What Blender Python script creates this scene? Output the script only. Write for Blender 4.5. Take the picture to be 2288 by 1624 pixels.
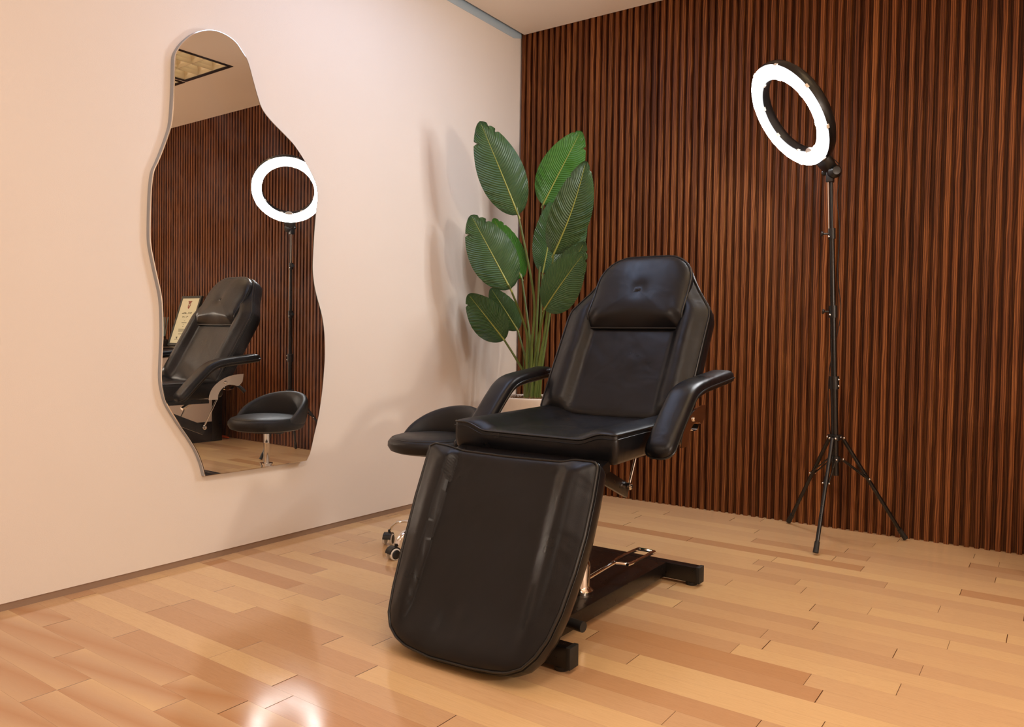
import bpy, bmesh, math, random
from mathutils import Vector, Matrix
random.seed(7)
sc = bpy.context.scene
C = bpy.context.scene.collection
PI = math.pi
for o in list(bpy.data.objects): bpy.data.objects.remove(o)

# ------------------------------------------------------------------ camera
F_PX, PITCH, ROLL, YAW = 1749.9, -0.0325, 0.0146, 0.6063
CAM = Vector((2.6837, 0.0, 0.88))
cd = bpy.data.cameras.new('camera'); cam = bpy.data.objects.new('camera', cd); C.objects.link(cam)
cd.sensor_fit = 'HORIZONTAL'; cd.sensor_width = 36.0; cd.lens = F_PX / 2288.0 * 36.0
cd.clip_start = 0.02
fwd = Vector((-math.sin(YAW) * math.cos(PITCH), math.cos(YAW) * math.cos(PITCH), math.sin(PITCH)))
right = Vector((math.cos(YAW), math.sin(YAW), 0)); up = right.cross(fwd)
cR, sR = math.cos(ROLL), math.sin(ROLL)
r2 = right * cR + up * sR; u2 = -right * sR + up * cR
m = Matrix((r2, u2, -fwd)).transposed().to_4x4(); m.translation = CAM
cam.matrix_world = m
sc.camera = cam
sc.view_settings.view_transform = 'Standard'; sc.view_settings.look = 'None'
sc.view_settings.exposure = 0.0; sc.view_settings.gamma = 1.0
try: sc.view_settings.use_curve_mapping = False
except Exception: pass
sc.cycles.use_denoising = True
sc.cycles.max_bounces = 10; sc.cycles.diffuse_bounces = 5; sc.cycles.glossy_bounces = 6
sc.cycles.sample_clamp_indirect = 6.0
sc.cycles.caustics_reflective = True

# ------------------------------------------------------------------ world and big lights
w = bpy.data.worlds.new('world'); sc.world = w; w.use_nodes = True
w.node_tree.nodes['Background'].inputs[0].default_value = (0.9, 0.75, 0.6, 1)
w.node_tree.nodes['Background'].inputs[1].default_value = 0.05
ROOM_X, ROOM_Y0, WALL_Y, CEIL = 5.9, -1.9, 3.9086, 2.684

def area(name, loc, target, sx, sy, power, col, shape='RECTANGLE', spread=180):
    l = bpy.data.lights.new(name, 'AREA'); l.shape = shape; l.size = sx; l.size_y = sy
    l.energy = power; l.color = col; l.spread = math.radians(spread)
    o = bpy.data.objects.new(name, l); C.objects.link(o); o.location = loc
    o.rotation_euler = (Vector(target) - Vector(loc)).to_track_quat('-Z', 'Y').to_euler()
    return o
WARM = (1.0, 0.85, 0.70)
# ceiling troffers (the visible one sits in the louvred fixture), warm
for (x, y, p) in ((2.36, 0.9, 19), (4.3, 0.4, 8), (0.95, -0.5, 9)):
    area('troffer_light', (x, y, 2.66), (x, y, 0), 0.5, 1.1, p, WARM)
# warm lamp standing to the right of the picture
pl_ = bpy.data.lights.new('side_lamp_light', 'POINT'); pl_.energy = 112; pl_.color = (1.0, 0.85, 0.72); pl_.shadow_soft_size = 0.11
po = bpy.data.objects.new('side_lamp_light', pl_); C.objects.link(po); po.location = (4.5, 1.40, 1.38)
# cool daylight strip near the wall side of the ceiling
area('cool_downlight', (0.70, 2.42, 2.66), (0.70, 2.42, 0), 0.5, 1.2, 9.0, (0.50, 0.66, 1.0))

# ------------------------------------------------------------------ helpers
def link(name, me, mat=None, parent=None, smooth=False):
    o = bpy.data.objects.new(name, me); C.objects.link(o)
    if mat: me.materials.append(mat)
    if parent: o.parent = parent
    if smooth:
        for p in me.polygons: p.use_smooth = True
    return o
def rel(parent):
    return parent.matrix_local.copy() if parent else Matrix()
def meshobj(name, verts, faces, mat=None, parent=None, smooth=False, origin=None):
    me = bpy.data.meshes.new(name); me.from_pydata([tuple(v) for v in verts], [], faces); me.update()
    bm = bmesh.new(); bm.from_mesh(me); bmesh.ops.recalc_face_normals(bm, faces=bm.faces); bm.to_mesh(me); bm.free()
    return link(name, me, mat, parent, smooth)
def place(o, root):
    """children meshes are written in world coordinates: bring them under the root"""
    o.parent = root; o.matrix_parent_inverse = Matrix.Translation(-root_loc(root))
def root_loc(r):
    v = Vector(r.location)
    p = r.parent
    return v
def thing(name, loc, label, cat, group=None):
    o = bpy.data.objects.new(name, None); C.objects.link(o); o.location = loc
    o['label'] = label; o['category'] = cat
    if group: o['group'] = group
    return o
def tag(o, label, cat, group=None):
    o['label'] = label; o['category'] = cat
    if group: o['group'] = group
    return o
def struct(o): o['kind'] = 'structure'; return o

class MB:
    """collects shapes in world coordinates, links them as one mesh"""
    def __init__(s): s.v = []; s.f = []
    def add(s, vs, fs):
        n = len(s.v); s.v += [Vector(v) for v in vs]; s.f += [[i + n for i in f] for f in fs]; return s
    def box(s, c, size, R=None):
        hx, hy, hz = [a / 2 for a in size]; c = Vector(c); vs = []
        for x in (-hx, hx):
            for y in (-hy, hy):
                for z in (-hz, hz):
                    p = Vector((x, y, z)); p = R @ p if R else p; vs.append(c + p)
        return s.add(vs, [(0, 1, 3, 2), (4, 6, 7, 5), (0, 4, 5, 1), (2, 3, 7, 6), (0, 2, 6, 4), (1, 5, 7, 3)])
    def bbox(s, c, size, b=0.003, R=None):
        """bevelled box"""
        bm = bmesh.new(); bmesh.ops.create_cube(bm, size=1.0)
        for v in bm.verts: v.co = Vector((v.co.x * size[0], v.co.y * size[1], v.co.z * size[2]))
        bmesh.ops.bevel(bm, geom=list(bm.edges), offset=b, segments=2, affect='EDGES', profile=0.6)
        bm.verts.ensure_lookup_table(); bm.verts.index_update()
        vs = [Vector(c) + (R @ v.co if R else v.co) for v in bm.verts]; fs = [[v.index for v in f.verts] for f in bm.faces]
        bm.free(); return s.add(vs, fs)
    def tube(s, pts, rad, n=10, closed=False, cap=True):
        pts = [Vector(p) for p in pts]; N = len(pts)
        rads = rad if isinstance(rad, (list, tuple)) else [rad] * N
        T = []
        for i in range(N):
            a = pts[i - 1] if (i > 0 or closed) else pts[0]; b = pts[(i + 1) % N] if (i < N - 1 or closed) else pts[-1]
            T.append((b - a).normalized())
        ref = Vector((0, 0, 1)) if abs(T[0].z) < 0.9 else Vector((1, 0, 0))
        nrm = (ref - T[0] * ref.dot(T[0])).normalized(); rings = []
        vs = []
        for i in range(N):
            nrm = (nrm - T[i] * nrm.dot(T[i])).normalized(); b = T[i].cross(nrm)
            for k in range(n):
                a = 2 * PI * k / n; vs.append(pts[i] + (nrm * math.cos(a) + b * math.sin(a)) * rads[i])
        fs = []
        for i in range(N if closed else N - 1):
            j = (i + 1) % N
            for k in range(n):
                fs.append((i * n + k, i * n + (k + 1) % n, j * n + (k + 1) % n, j * n + k))
        if cap and not closed: fs.append(list(range(n - 1, -1, -1))); fs.append([(N - 1) * n + k for k in range(n)])
        return s.add(vs, fs)
    def lathe(s, prof, c=(0, 0, 0), n=48, axis=None):
        """prof: (radius, height) list about z through c; axis Vector tilts"""
        R = Vector((0, 0, 1)).rotation_difference(Vector(axis)).to_matrix() if axis is not None else None
        vs = []; c = Vector(c)
        for (r, h) in prof:
            for k in range(n):
                a = 2 * PI * k / n; p = Vector((r * math.cos(a), r * math.sin(a), h))
                vs.append(c + (R @ p if R else p))
        fs = []
        for i in range(len(prof) - 1):
            for k in range(n): fs.append((i * n + k, i * n + (k + 1) % n, (i + 1) * n + (k + 1) % n, (i + 1) * n + k))
        if prof[0][0] > 1e-6: fs.append(list(range(n - 1, -1, -1)))
        if prof[-1][0] > 1e-6: fs.append([(len(prof) - 1) * n + k for k in range(n)])
        return s.add(vs, fs)
    def sphere(s, c, r, n=12, sc=(1, 1, 1)):
        prof = [(max(1e-7, math.sin(PI * i / n)) , -math.cos(PI * i / n)) for i in range(n + 1)]
        vs = []; c = Vector(c); m_ = 2 * n
        for (a, h) in prof:
            for k in range(m_):
                t = 2 * PI * k / m_; vs.append(c + Vector((a * math.cos(t) * r * sc[0], a * math.sin(t) * r * sc[1], h * r * sc[2])))
        fs = [(i * m_ + k, i * m_ + (k + 1) % m_, (i + 1) * m_ + (k + 1) % m_, (i + 1) * m_ + k) for i in range(n) for k in range(m_)]
        return s.add(vs, fs)
    def build(s, name, mat, root=None, smooth=True, sharp=35):
        rl = Vector((0, 0, 0))
        if root is not None:
            p = root
            while p is not None: rl += Vector(p.location); p = p.parent
        me = bpy.data.meshes.new(name); me.from_pydata([tuple(v - rl) for v in s.v], [], s.f); me.update()
        bm = bmesh.new(); bm.from_mesh(me)
        bmesh.ops.remove_doubles(bm, verts=bm.verts, dist=1e-6)
        bmesh.ops.recalc_face_normals(bm, faces=bm.faces)
        if smooth:
            for f in bm.faces: f.smooth = True
            ca = math.radians(sharp)
            for e in bm.edges:
                if len(e.link_faces) == 2 and e.calc_face_angle(0) > ca: e.smooth = False
        bm.to_mesh(me); bm.free()
        return link(name, me, mat, root)

def catmull(pts, closed=False, k=6):
    P = [Vector(p) for p in pts]; N = len(P); out = []
    for i in range(N if closed else N - 1):
        if closed: a, b, c, d = P[i - 1], P[i], P[(i + 1) % N], P[(i + 2) % N]
        else: a, b, c, d = P[max(i - 1, 0)], P[i], P[i + 1], P[min(i + 2, N - 1)]
        for j in range(k):
            t = j / k
            out.append(0.5 * ((2 * b) + (c - a) * t + (2 * a - 5 * b + 4 * c - d) * t * t + (3 * b - a - 3 * c + d) * t ** 3))
    if not closed: out.append(P[-1])
    return out
def resample(pts, n, closed=True):
    P = [Vector(p) for p in pts]
    if closed: P = P + [P[0]]
    L = [0]
    for i in range(1, len(P)): L.append(L[-1] + (P[i] - P[i - 1]).length)
    out = []; j = 0
    for i in range(n):
        d = L[-1] * i / (n if closed else n - 1)
        while j < len(L) - 2 and L[j + 1] < d: j += 1
        t = (d - L[j]) / max(1e-9, L[j + 1] - L[j]); out.append(P[j].lerp(P[j + 1], min(1, t)))
    return out
def sstep(a, b, x):
    t = max(0, min(1, (x - a) / (b - a))); return t * t * (3 - 2 * t)

# ------------------------------------------------------------------ materials
class NT:
    def __init__(s, name):
        s.m = bpy.data.materials.new(name); s.m.use_nodes = True; s.t = s.m.node_tree; s.b = s.t.nodes['Principled BSDF']
    def n(s, typ, **kw):
        nd = s.t.nodes.new(typ)
        for k, v in kw.items():
            if k.startswith('i_'):
                key = k[2:]; key = int(key) if key.isdigit() else key.replace('_', ' ')
                nd.inputs[key].default_value = v
            else: setattr(nd, k, v)
        return nd
    def l(s, a, b): s.t.links.new(a, b)
    def set(s, **kw):
        for k, v in kw.items(): s.b.inputs[k.replace('_', ' ')].default_value = v
        return s
    def ramp(s, src, stops):
        r = s.n('ShaderNodeValToRGB'); e = r.color_ramp.elements
        while len(e) < len(stops): e.new(0.5)
        for i, (p, c) in enumerate(stops): e[i].position = p; e[i].color = (*c, 1) if len(c) == 3 else c
        s.l(src, r.inputs[0]); return r.outputs[0]
    def math(s, op, a, b=None, clamp=False):
        nd = s.n('ShaderNodeMath', operation=op); nd.use_clamp = clamp
        for i, x in enumerate((a, b)):
            if x is None: continue
            if isinstance(x, (int, float)): nd.inputs[i].default_value = x
            else: s.l(x, nd.inputs[i])
        return nd.outputs[0]
    def noise(s, vec, scale, detail=4, rough=0.5, dist=0.0):
        nd = s.n('ShaderNodeTexNoise'); nd.inputs['Scale'].default_value = scale; nd.inputs['Detail'].default_value = detail
        nd.inputs['Roughness'].default_value = rough; nd.inputs['Distortion'].default_value = dist
        if vec is not None: s.l(vec, nd.inputs['Vector'])
        return nd.outputs[0]
    def mapping(s, vec, scale=(1, 1, 1), loc=(0, 0, 0), rot=(0, 0, 0)):
        nd = s.n('ShaderNodeMapping'); nd.inputs['Scale'].default_value = scale; nd.inputs['Location'].default_value = loc
        nd.inputs['Rotation'].default_value = rot; s.l(vec, nd.inputs[0]); return nd.outputs[0]
    def bump(s, h, strength=0.2, dist=0.01, prev=None):
        nd = s.n('ShaderNodeBump'); nd.inputs['Strength'].default_value = strength; nd.inputs['Distance'].default_value = dist
        s.l(h, nd.inputs['Height'])
        if prev is not None: s.l(prev, nd.inputs['Normal'])
        return nd.outputs[0]
def rgb(r, g, b):
    f = lambda c: (c / 255 / 12.92) if c / 255 <= 0.04045 else ((c / 255 + 0.055) / 1.055) ** 2.4
    return (f(r), f(g), f(b))
def simple(name, col, rough=0.5, metal=0.0, **kw):
    t = NT(name); t.set(Base_Color=(*col, 1), Roughness=rough, Metallic=metal)
    for k, v in kw.items(): t.b.inputs[k.replace('_', ' ')].default_value = v
    tc = t.n('ShaderNodeTexCoord').outputs['Object']
    nz = t.noise(tc, 60, 3)
    rr = t.n('ShaderNodeMapRange'); rr.inputs['To Min'].default_value = max(0, rough - 0.04); rr.inputs['To Max'].default_value = min(1, rough + 0.06)
    t.l(nz, rr.inputs[0]); t.l(rr.outputs[0], t.b.inputs['Roughness'])
    return t.m

def m_wall(name, col, b=0.25):
    t = NT(name); tc = t.n('ShaderNodeTexCoord').outputs['Object']
    n1 = t.noise(tc, 1.3, 2); c = t.ramp(n1, [(0.3, [x * 0.97 for x in col]), (0.7, col)]); t.l(c, t.b.inputs['Base Color'])
    n2 = t.noise(tc, 330, 2, 0.6)
    t.l(t.bump(n2, b, 0.0012), t.b.inputs['Normal']); t.set(Roughness=0.62); return t.m
M_WALL = m_wall('cream_paint', (0.80, 0.735, 0.66))
M_CEIL = m_wall('ceiling_paint', (0.88, 0.78, 0.66), 0.1)
M_BASE = simple('taupe_strip', rgb(150, 125, 105), 0.4)
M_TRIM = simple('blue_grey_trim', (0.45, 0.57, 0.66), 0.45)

def m_leather(name, col, rough=0.33, wr=1.0):
    t = NT(name); tc = t.n('ShaderNodeTexCoord').outputs['Object']
    big = t.noise(tc, 6, 4, 0.55); fine = t.noise(tc, 900, 2, 0.5)
    vor = t.n('ShaderNodeTexVoronoi'); vor.inputs['Scale'].default_value = 700; t.l(tc, vor.inputs['Vector'])
    c = t.ramp(big, [(0.3, col), (0.75, [x * 1.7 for x in col])]); t.l(c, t.b.inputs['Base Color'])
    mr = t.n('ShaderNodeMapRange'); mr.inputs['From Min'].default_value = 0.3; mr.inputs['From Max'].default_value = 0.7
    mr.inputs['To Min'].default_value = rough - 0.05; mr.inputs['To Max'].default_value = rough + 0.12
    t.l(big, mr.inputs[0]); t.l(mr.outputs[0], t.b.inputs['Roughness'])
    wn = t.noise(tc, 9, 2, 0.4, 0.6)
    b1 = t.bump(wn, 0.35 * wr, 0.012)
    b2 = t.bump(vor.outputs['Distance'], 0.25, 0.0005, b1); t.l(b2, t.b.inputs['Normal'])
    t.set(Specular_IOR_Level=0.32)
    return t.m
M_LEA = m_leather('black_leather', (0.0035, 0.0038, 0.0052), 0.31)
M_LEA2 = m_leather('smooth_black_leather', (0.0065, 0.0068, 0.0080), 0.40, 0.15)
M_PIPE = simple('black_piping', (0.006, 0.006, 0.006), 0.32)
M_BLK = simple('black_powder_coat', (0.0045, 0.0035, 0.0035), 0.28)
M_PLA = simple('black_plastic', (0.006, 0.006, 0.0065), 0.34)
M_RUB = simple('black_rubber', (0.01, 0.009, 0.008), 0.6)
M_CHR = simple('chrome', (0.78, 0.76, 0.74), 0.07, 1.0)
M_STEEL = simple('polished_steel', (0.72, 0.66, 0.6), 0.12, 1.0)
M_WHT = simple('white_plastic', (0.72, 0.68, 0.62), 0.35)
M_GREYB = simple('grey_mirror_edge', (0.36, 0.40, 0.47), 0.45)

# wood slats
t = NT('walnut_slats'); geo = t.n('ShaderNodeTexCoord').outputs['Object']
at = t.n('ShaderNodeVertexColor'); at.layer_name = 'tone'
sep = t.n('ShaderNodeSeparateColor'); t.l(at.outputs[0], sep.inputs[0])
off = t.n('ShaderNodeCombineXYZ'); t.l(t.math('MULTIPLY', sep.outputs[1], 7.0), off.inputs[0]); t.l(t.math('MULTIPLY', sep.outputs[2], 9.0), off.inputs[2])
va = t.n('ShaderNodeVectorMath', operation='ADD'); t.l(geo, va.inputs[0]); t.l(off.outputs[0], va.inputs[1])
mp = t.mapping(va.outputs[0], (9, 9, 0.55))
n1 = t.noise(mp, 2.2, 3, 0.5, 0.8)
wv = t.n('ShaderNodeTexWave'); wv.bands_direction = 'X'; wv.inputs['Scale'].default_value = 7.0; wv.inputs['Distortion'].default_value = 9.0
wv.inputs['Detail'].default_value = 2.0; wv.inputs['Detail Scale'].default_value = 0.8
t.l(t.mapping(va.outputs[0], (5, 5, 0.55)), wv.inputs['Vector'])
n2 = t.noise(t.mapping(va.outputs[0], (420, 420, 7)), 1.0, 3, 0.6)
mix = t.math('ADD', t.math('MULTIPLY', wv.outputs[0], 0.24), t.math('MULTIPLY', n1, 0.42))
mix = t.math('ADD', mix, t.math('MULTIPLY', n2, 0.34))
col = t.ramp(mix, [(0.30, (0.060, 0.0165, 0.0050)), (0.5, (0.150, 0.046, 0.0125)), (0.72, (0.33, 0.125, 0.036))])
mm = t.n('ShaderNodeMix'); mm.data_type = 'RGBA'; mm.blend_type = 'MULTIPLY'; mm.inputs[0].default_value = 1.0
t.l(col, mm.inputs[6])
tone = t.n('ShaderNodeCombineColor')
for i in range(3): t.l(sep.outputs[0], tone.inputs[i])
t.l(tone.outputs[0], mm.inputs[7]); t.l(mm.outputs[2], t.b.inputs['Base Color'])
t.l(t.bump(n2, 0.25, 0.0006), t.b.inputs['Normal']); t.set(Roughness=0.52, Specular_IOR_Level=0.22)
M_SLAT = t.m

# maple floor
t = NT('maple_planks')
at = t.n('ShaderNodeVertexColor'); at.layer_name = 'tone'; sep = t.n('ShaderNodeSeparateColor'); t.l(at.outputs[0], sep.inputs[0])
uv = t.n('ShaderNodeUVMap'); uv.uv_map = 'plank'; su = t.n('ShaderNodeSeparateXYZ'); t.l(uv.outputs[0], su.inputs[0])
ob = t.n('ShaderNodeTexCoord').outputs['Object']
off = t.n('ShaderNodeCombineXYZ'); t.l(t.math('MULTIPLY', sep.outputs[1], 13.0), off.inputs[0]); t.l(t.math('MULTIPLY', sep.outputs[2], 17.0), off.inputs[1])
va = t.n('ShaderNodeVectorMath', operation='ADD'); t.l(uv.outputs[0], va.inputs[0]); t.l(off.outputs[0], va.inputs[1])
g1 = t.noise(t.mapping(va.outputs[0], (4.5, 20, 1)), 1.6, 6, 0.62, 2.2)
g2 = t.noise(t.mapping(va.outputs[0], (14, 160, 1)), 1.0, 3, 0.6, 0.4)
g3 = t.noise(va.outputs[0], 3.0, 2)
pal = t.ramp(sep.outputs[0], [(0.0, (0.53, 0.285, 0.135)), (0.28, (0.60, 0.375, 0.205)), (0.55, (0.665, 0.43, 0.23)), (1.0, (0.74, 0.50, 0.255))])
fig = t.math('ADD', t.math('MULTIPLY', g1, 0.62), t.math('MULTIPLY', g2, 0.38))
sh = t.ramp(fig, [(0.34, (0.84, 0.79, 0.74)), (0.5, (0.97, 0.965, 0.96)), (0.68, (1.05, 1.045, 1.04))])
mm = t.n('ShaderNodeMix'); mm.data_type = 'RGBA'; mm.blend_type = 'MULTIPLY'; mm.inputs[0].default_value = 1.0
t.l(pal, mm.inputs[6]); t.l(sh, mm.inputs[7])
du = t.math('SUBTRACT', 1.0, t.math('DIVIDE', su.outputs[0], 0.0030), True); dv = t.math('SUBTRACT', 1.0, t.math('DIVIDE', su.outputs[1], 0.0040), True)
gap = t.math('MAXIMUM', du, dv)
m2 = t.n('ShaderNodeMix'); m2.data_type = 'RGBA'; t.l(t.math('MULTIPLY', gap, 2.2, True), m2.inputs[0]); t.l(mm.outputs[2], m2.inputs[6]); m2.inputs[7].default_value = (0.10, 0.035, 0.012, 1)
t.l(m2.outputs[2], t.b.inputs['Base Color'])
bd = t.math('MINIMUM', t.math('DIVIDE', su.outputs[0], 0.004, True), t.math('DIVIDE', su.outputs[1], 0.004, True))
b1 = t.bump(bd, 0.5, 0.0007)
b2 = t.bump(t.noise(ob, 420, 2), 0.05, 0.0006, b1); t.l(b2, t.b.inputs['Normal'])
rr = t.n('ShaderNodeMapRange'); rr.inputs['To Min'].default_value = 0.08; rr.inputs['To Max'].default_value = 0.15; t.l(g3, rr.inputs[0]); t.l(rr.outputs[0], t.b.inputs['Roughness'])
M_FLOOR = t.m

# leaves
def m_leaf(name, c1, c2, trans=0.0):
    t = NT(name); uv = t.n('ShaderNodeUVMap'); uv.uv_map = 'leaf'; s_ = t.n('ShaderNodeSeparateXYZ'); t.l(uv.outputs[0], s_.inputs[0])
    au = t.math('ABSOLUTE', s_.outputs[0])
    ph = t.math('ADD', t.math('MULTIPLY', s_.outputs[1], 36.0), t.math('MULTIPLY', t.math('POWER', au, 1.35), -5.6))
    ob = t.n('ShaderNodeTexCoord').outputs['Object']
    ph = t.math('ADD', ph, t.math('MULTIPLY', t.noise(ob, 14, 2), 0.9))
    ve = t.math('ABSOLUTE', t.math('SUBTRACT', t.math('FRACT', ph), 0.5))
    fine = t.noise(t.mapping(uv.outputs[0], (1.5, 90, 1)), 1.0, 2)
    mixv = t.math('ADD', t.math('MULTIPLY', ve, 0.42), t.math('MULTIPLY', fine, 0.65))
    mixv = t.math('ADD', mixv, t.math('MULTIPLY', t.noise(ob, 5, 2), 0.35))
    c = t.ramp(mixv, [(0.3, c1), (0.85, c2)]); t.l(c, t.b.inputs['Base Color'])
    t.l(t.bump(t.math('MULTIPLY', ve, t.math('ADD', t.noise(ob, 9, 2), 0.05)), 1.0, 0.011), t.b.inputs['Normal']); t.set(Roughness=0.42)
    t.b.inputs['Subsurface Weight'].default_value = 0.0
    if trans:
        tr = t.n('ShaderNodeBsdfTranslucent'); tr.inputs[0].default_value = (*[x * 1.6 for x in c2], 1)
        ms = t.n('ShaderNodeMixShader'); ms.inputs[0].default_value = trans
        t.l(t.b.outputs[0], ms.inputs[1]); t.l(tr.outputs[0], ms.inputs[2]); t.l(ms.outputs[0], t.t.nodes['Material Output'].inputs[0])
    return t.m
M_LEAF = m_leaf('leaf_green', (0.022, 0.062, 0.018), (0.062, 0.135, 0.040), 0.12)
M_LEAFB = m_leaf('bright_leaf_green', (0.03, 0.13, 0.012), (0.07, 0.24, 0.025), 0.2)
M_RIB = simple('leaf_midrib', (0.30, 0.33, 0.07), 0.45)
M_STEM = simple('stem_green', (0.085, 0.12, 0.022), 0.4)
M_POT = simple('white_ceramic', (0.70, 0.64, 0.57), 0.35)

# ------------------------------------------------------------------ room shell
def quad(name, vs, mat): 
    o = meshobj(name, vs, [list(range(len(vs)))], mat); return o
BASE_H = 0.025
def slab(name, x0, x1, y0, y1, z0, z1, mat):
    return struct(MB().box(((x0 + x1) / 2, (y0 + y1) / 2, (z0 + z1) / 2), (x1 - x0, y1 - y0, z1 - z0)).build(name, mat, smooth=False))
slab('wall_left', -0.12, 0.0, ROOM_Y0, WALL_Y + 0.02, BASE_H, 2.78, M_WALL)
slab('baseboard_left', -0.05, -0.005, ROOM_Y0, WALL_Y + 0.02, 0.0, BASE_H, M_BASE)
slab('wall_right', ROOM_X, ROOM_X + 0.1, ROOM_Y0, WALL_Y + 0.1, 0, 2.78, M_WALL)
slab('wall_front', -0.12, ROOM_X + 0.1, ROOM_Y0 - 0.1, ROOM_Y0, 0, 2.78, M_WALL)
# ceiling with a narrow gap along the cream wall; openings for two louvred troffers
FX = [(2.075, 2.655, 2.10, 3.255), (2.675, 3.255, 2.10, 3.26)]
cx = [0.029, 2.075, 2.655, 2.675, 3.255, ROOM_X]; cy = [ROOM_Y0, 2.10, 3.258, WALL_Y - 0.002]
cb = MB()
for i in range(5):
    for j in range(3):
        if j == 1 and i in (1, 3): continue
        cb.box(((cx[i] + cx[i + 1]) / 2, (cy[j] + cy[j + 1]) / 2, CEIL + 0.01), (cx[i + 1] - cx[i], cy[j + 1] - cy[j], 0.02))
struct(cb.build('ceiling', M_CEIL, smooth=False))
slab('trim_2', -0.1, ROOM_X, ROOM_Y0, WALL_Y + 0.1, 2.90, 2.92, M_TRIM)
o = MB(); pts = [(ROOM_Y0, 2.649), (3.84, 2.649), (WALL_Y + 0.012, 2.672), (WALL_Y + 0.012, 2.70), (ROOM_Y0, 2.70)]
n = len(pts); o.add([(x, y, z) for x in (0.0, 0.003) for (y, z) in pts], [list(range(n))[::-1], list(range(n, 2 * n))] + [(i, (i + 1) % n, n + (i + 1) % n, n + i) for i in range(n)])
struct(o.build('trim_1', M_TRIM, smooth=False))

# slatted walnut wall: one mesh, slats are its pattern
PITCH_S, FRONT_W, DEPTH = 0.0388, 0.0205, 0.023
vs, fs, tones = [], [], []
x = -0.0385; 
rs = random.Random(3)
zt, zb = 2.78, 0.0
prevtone = None
def seg(x0, y0, x1, y1, tn):
    n = len(vs); vs.extend([(x0, y0, zb), (x1, y1, zb), (x1, y1, zt), (x0, y0, zt)]); fs.append((n, n + 1, n + 2, n + 3)); tones.append(tn)
gid = 0; ga = rs.random(); gb = rs.random(); gl = 0
xs = 0.0
while xs < ROOM_X:
    if gl <= 0: ga = rs.random(); gb = rs.random(); gl = rs.choice([1, 1, 2])
    gl -= 1
    tn = (0.72 + 0.28 * rs.random(), ga, gb); tb_ = (0.5 + 0.2 * rs.random(), ga, gb)
    x0 = xs + 0.0135; x1 = x0 + FRONT_W
    yF, yB = WALL_Y, WALL_Y + DEPTH
    seg(xs + (0 if xs > 0 else -0.02), yB, x0 - 0.001, yB, tb_)
    seg(x0 - 0.001, yB, x0 + 0.0006, yF + 0.0008, tn); seg(x0 + 0.0006, yF + 0.0008, x0 + 0.0014, yF, tn)
    seg(x0 + 0.0014, yF, x1 - 0.0014, yF, tn)
    seg(x1 - 0.0014, yF, x1 - 0.0006, yF + 0.0008, tn); seg(x1 - 0.0006, yF + 0.0008, x1 + 0.001, yB, tn)
    seg(x1 + 0.001, yB, xs + PITCH_S, yB, tb_)
    xs += PITCH_S
me = bpy.data.meshes.new('wall_back'); me.from_pydata(vs, [], fs); me.update()
ca = me.color_attributes.new('tone', 'FLOAT_COLOR', 'CORNER')
for p in me.polygons:
    for li in p.loop_indices: ca.data[li].color = (*tones[p.index], 1)
wb = link('wall_back', me, M_SLAT); struct(wb)
slab('wall_back_core', -0.12, ROOM_X + 0.1, WALL_Y + DEPTH + 0.004, WALL_Y + 0.12, 0, 2.78, M_WALL).name = 'wall_back.001'

# floor of maple boards
ROW, Y_OFF, SL = 0.0833, 1.108, -0.02
known = [(2.427, 29.68), (2.082, 28.46), (2.09, 26.29), (1.773, 25.13), (1.77, 22.98), (1.974, 20.95), (2.202, 24.2), (2.432, 25.26), (2.392, 22.07), (2.045, 18.88), (2.207, 19.97), (2.096, 16.82), (1.987, 14.7), (2.589, 19.98), (2.452, 17.89), (1.954, 12.61), (1.752, 10.55), (2.412, 14.74), (2.381, 12.65), (2.225, 10.55), (1.968, 7.45), (2.147, 8.48), (1.672, 15.7), (1.376, 26.09), (1.609, 28.34), (1.57, 30.44),
 (0.357, 3.18), (0.478, 1.12), (0.23, 0.3), (0.349, 6.14), (0.587, 4.92), (0.487, -0.91), (0.695, -2.06), (0.877, -0.19), (0.821, 1.82), (0.836, 3.79), (1.096, 2.62), (1.114, 0.68), (0.521, 7.95), (0.709, 8.8), (0.455, 10.01), (0.249, 12.2), (0.294, 15.16), (1.22, 4.52), (0.994, 5.63), (0.46, 13.0)]
kr = {}
for (x, r) in known:
    kr.setdefault(math.floor(r - SL * x / ROW + 0.0), []).append(x)
TONES = {}   # (x, row value) -> tone of that particular board
spec = [(1.6, 12.61, 0.06), (1.98, 10.55, 0.10), (0.6, -0.5, 0.30), (0.30, -0.91, 0.1), (0.5, -2.0, 0.22), (0.2, 1.12, 0.45), (0.9, 1.82, 0.95), (0.5, 3.18, 0.15), (0.25, 2.3, 0.9), (1.75, 14.7, 0.25), (1.2, 3.79, 0.2), (1.7, 16.82, 0.3), (2.2, 12.65, 0.9), (2.2, 8.6, 1.0), (2.0, 9.6, 1.0), (0.8, 4.9, 0.2), (1.2, 1.9, 0.12)]
for (x, r, tn) in spec: TONES.setdefault(math.floor(r - SL * x / ROW), []).append((x, tn))
rf = random.Random(11)
vs, fs, uvs, tones = [], [], [], []
XA, XB = -0.05, ROOM_X
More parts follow.
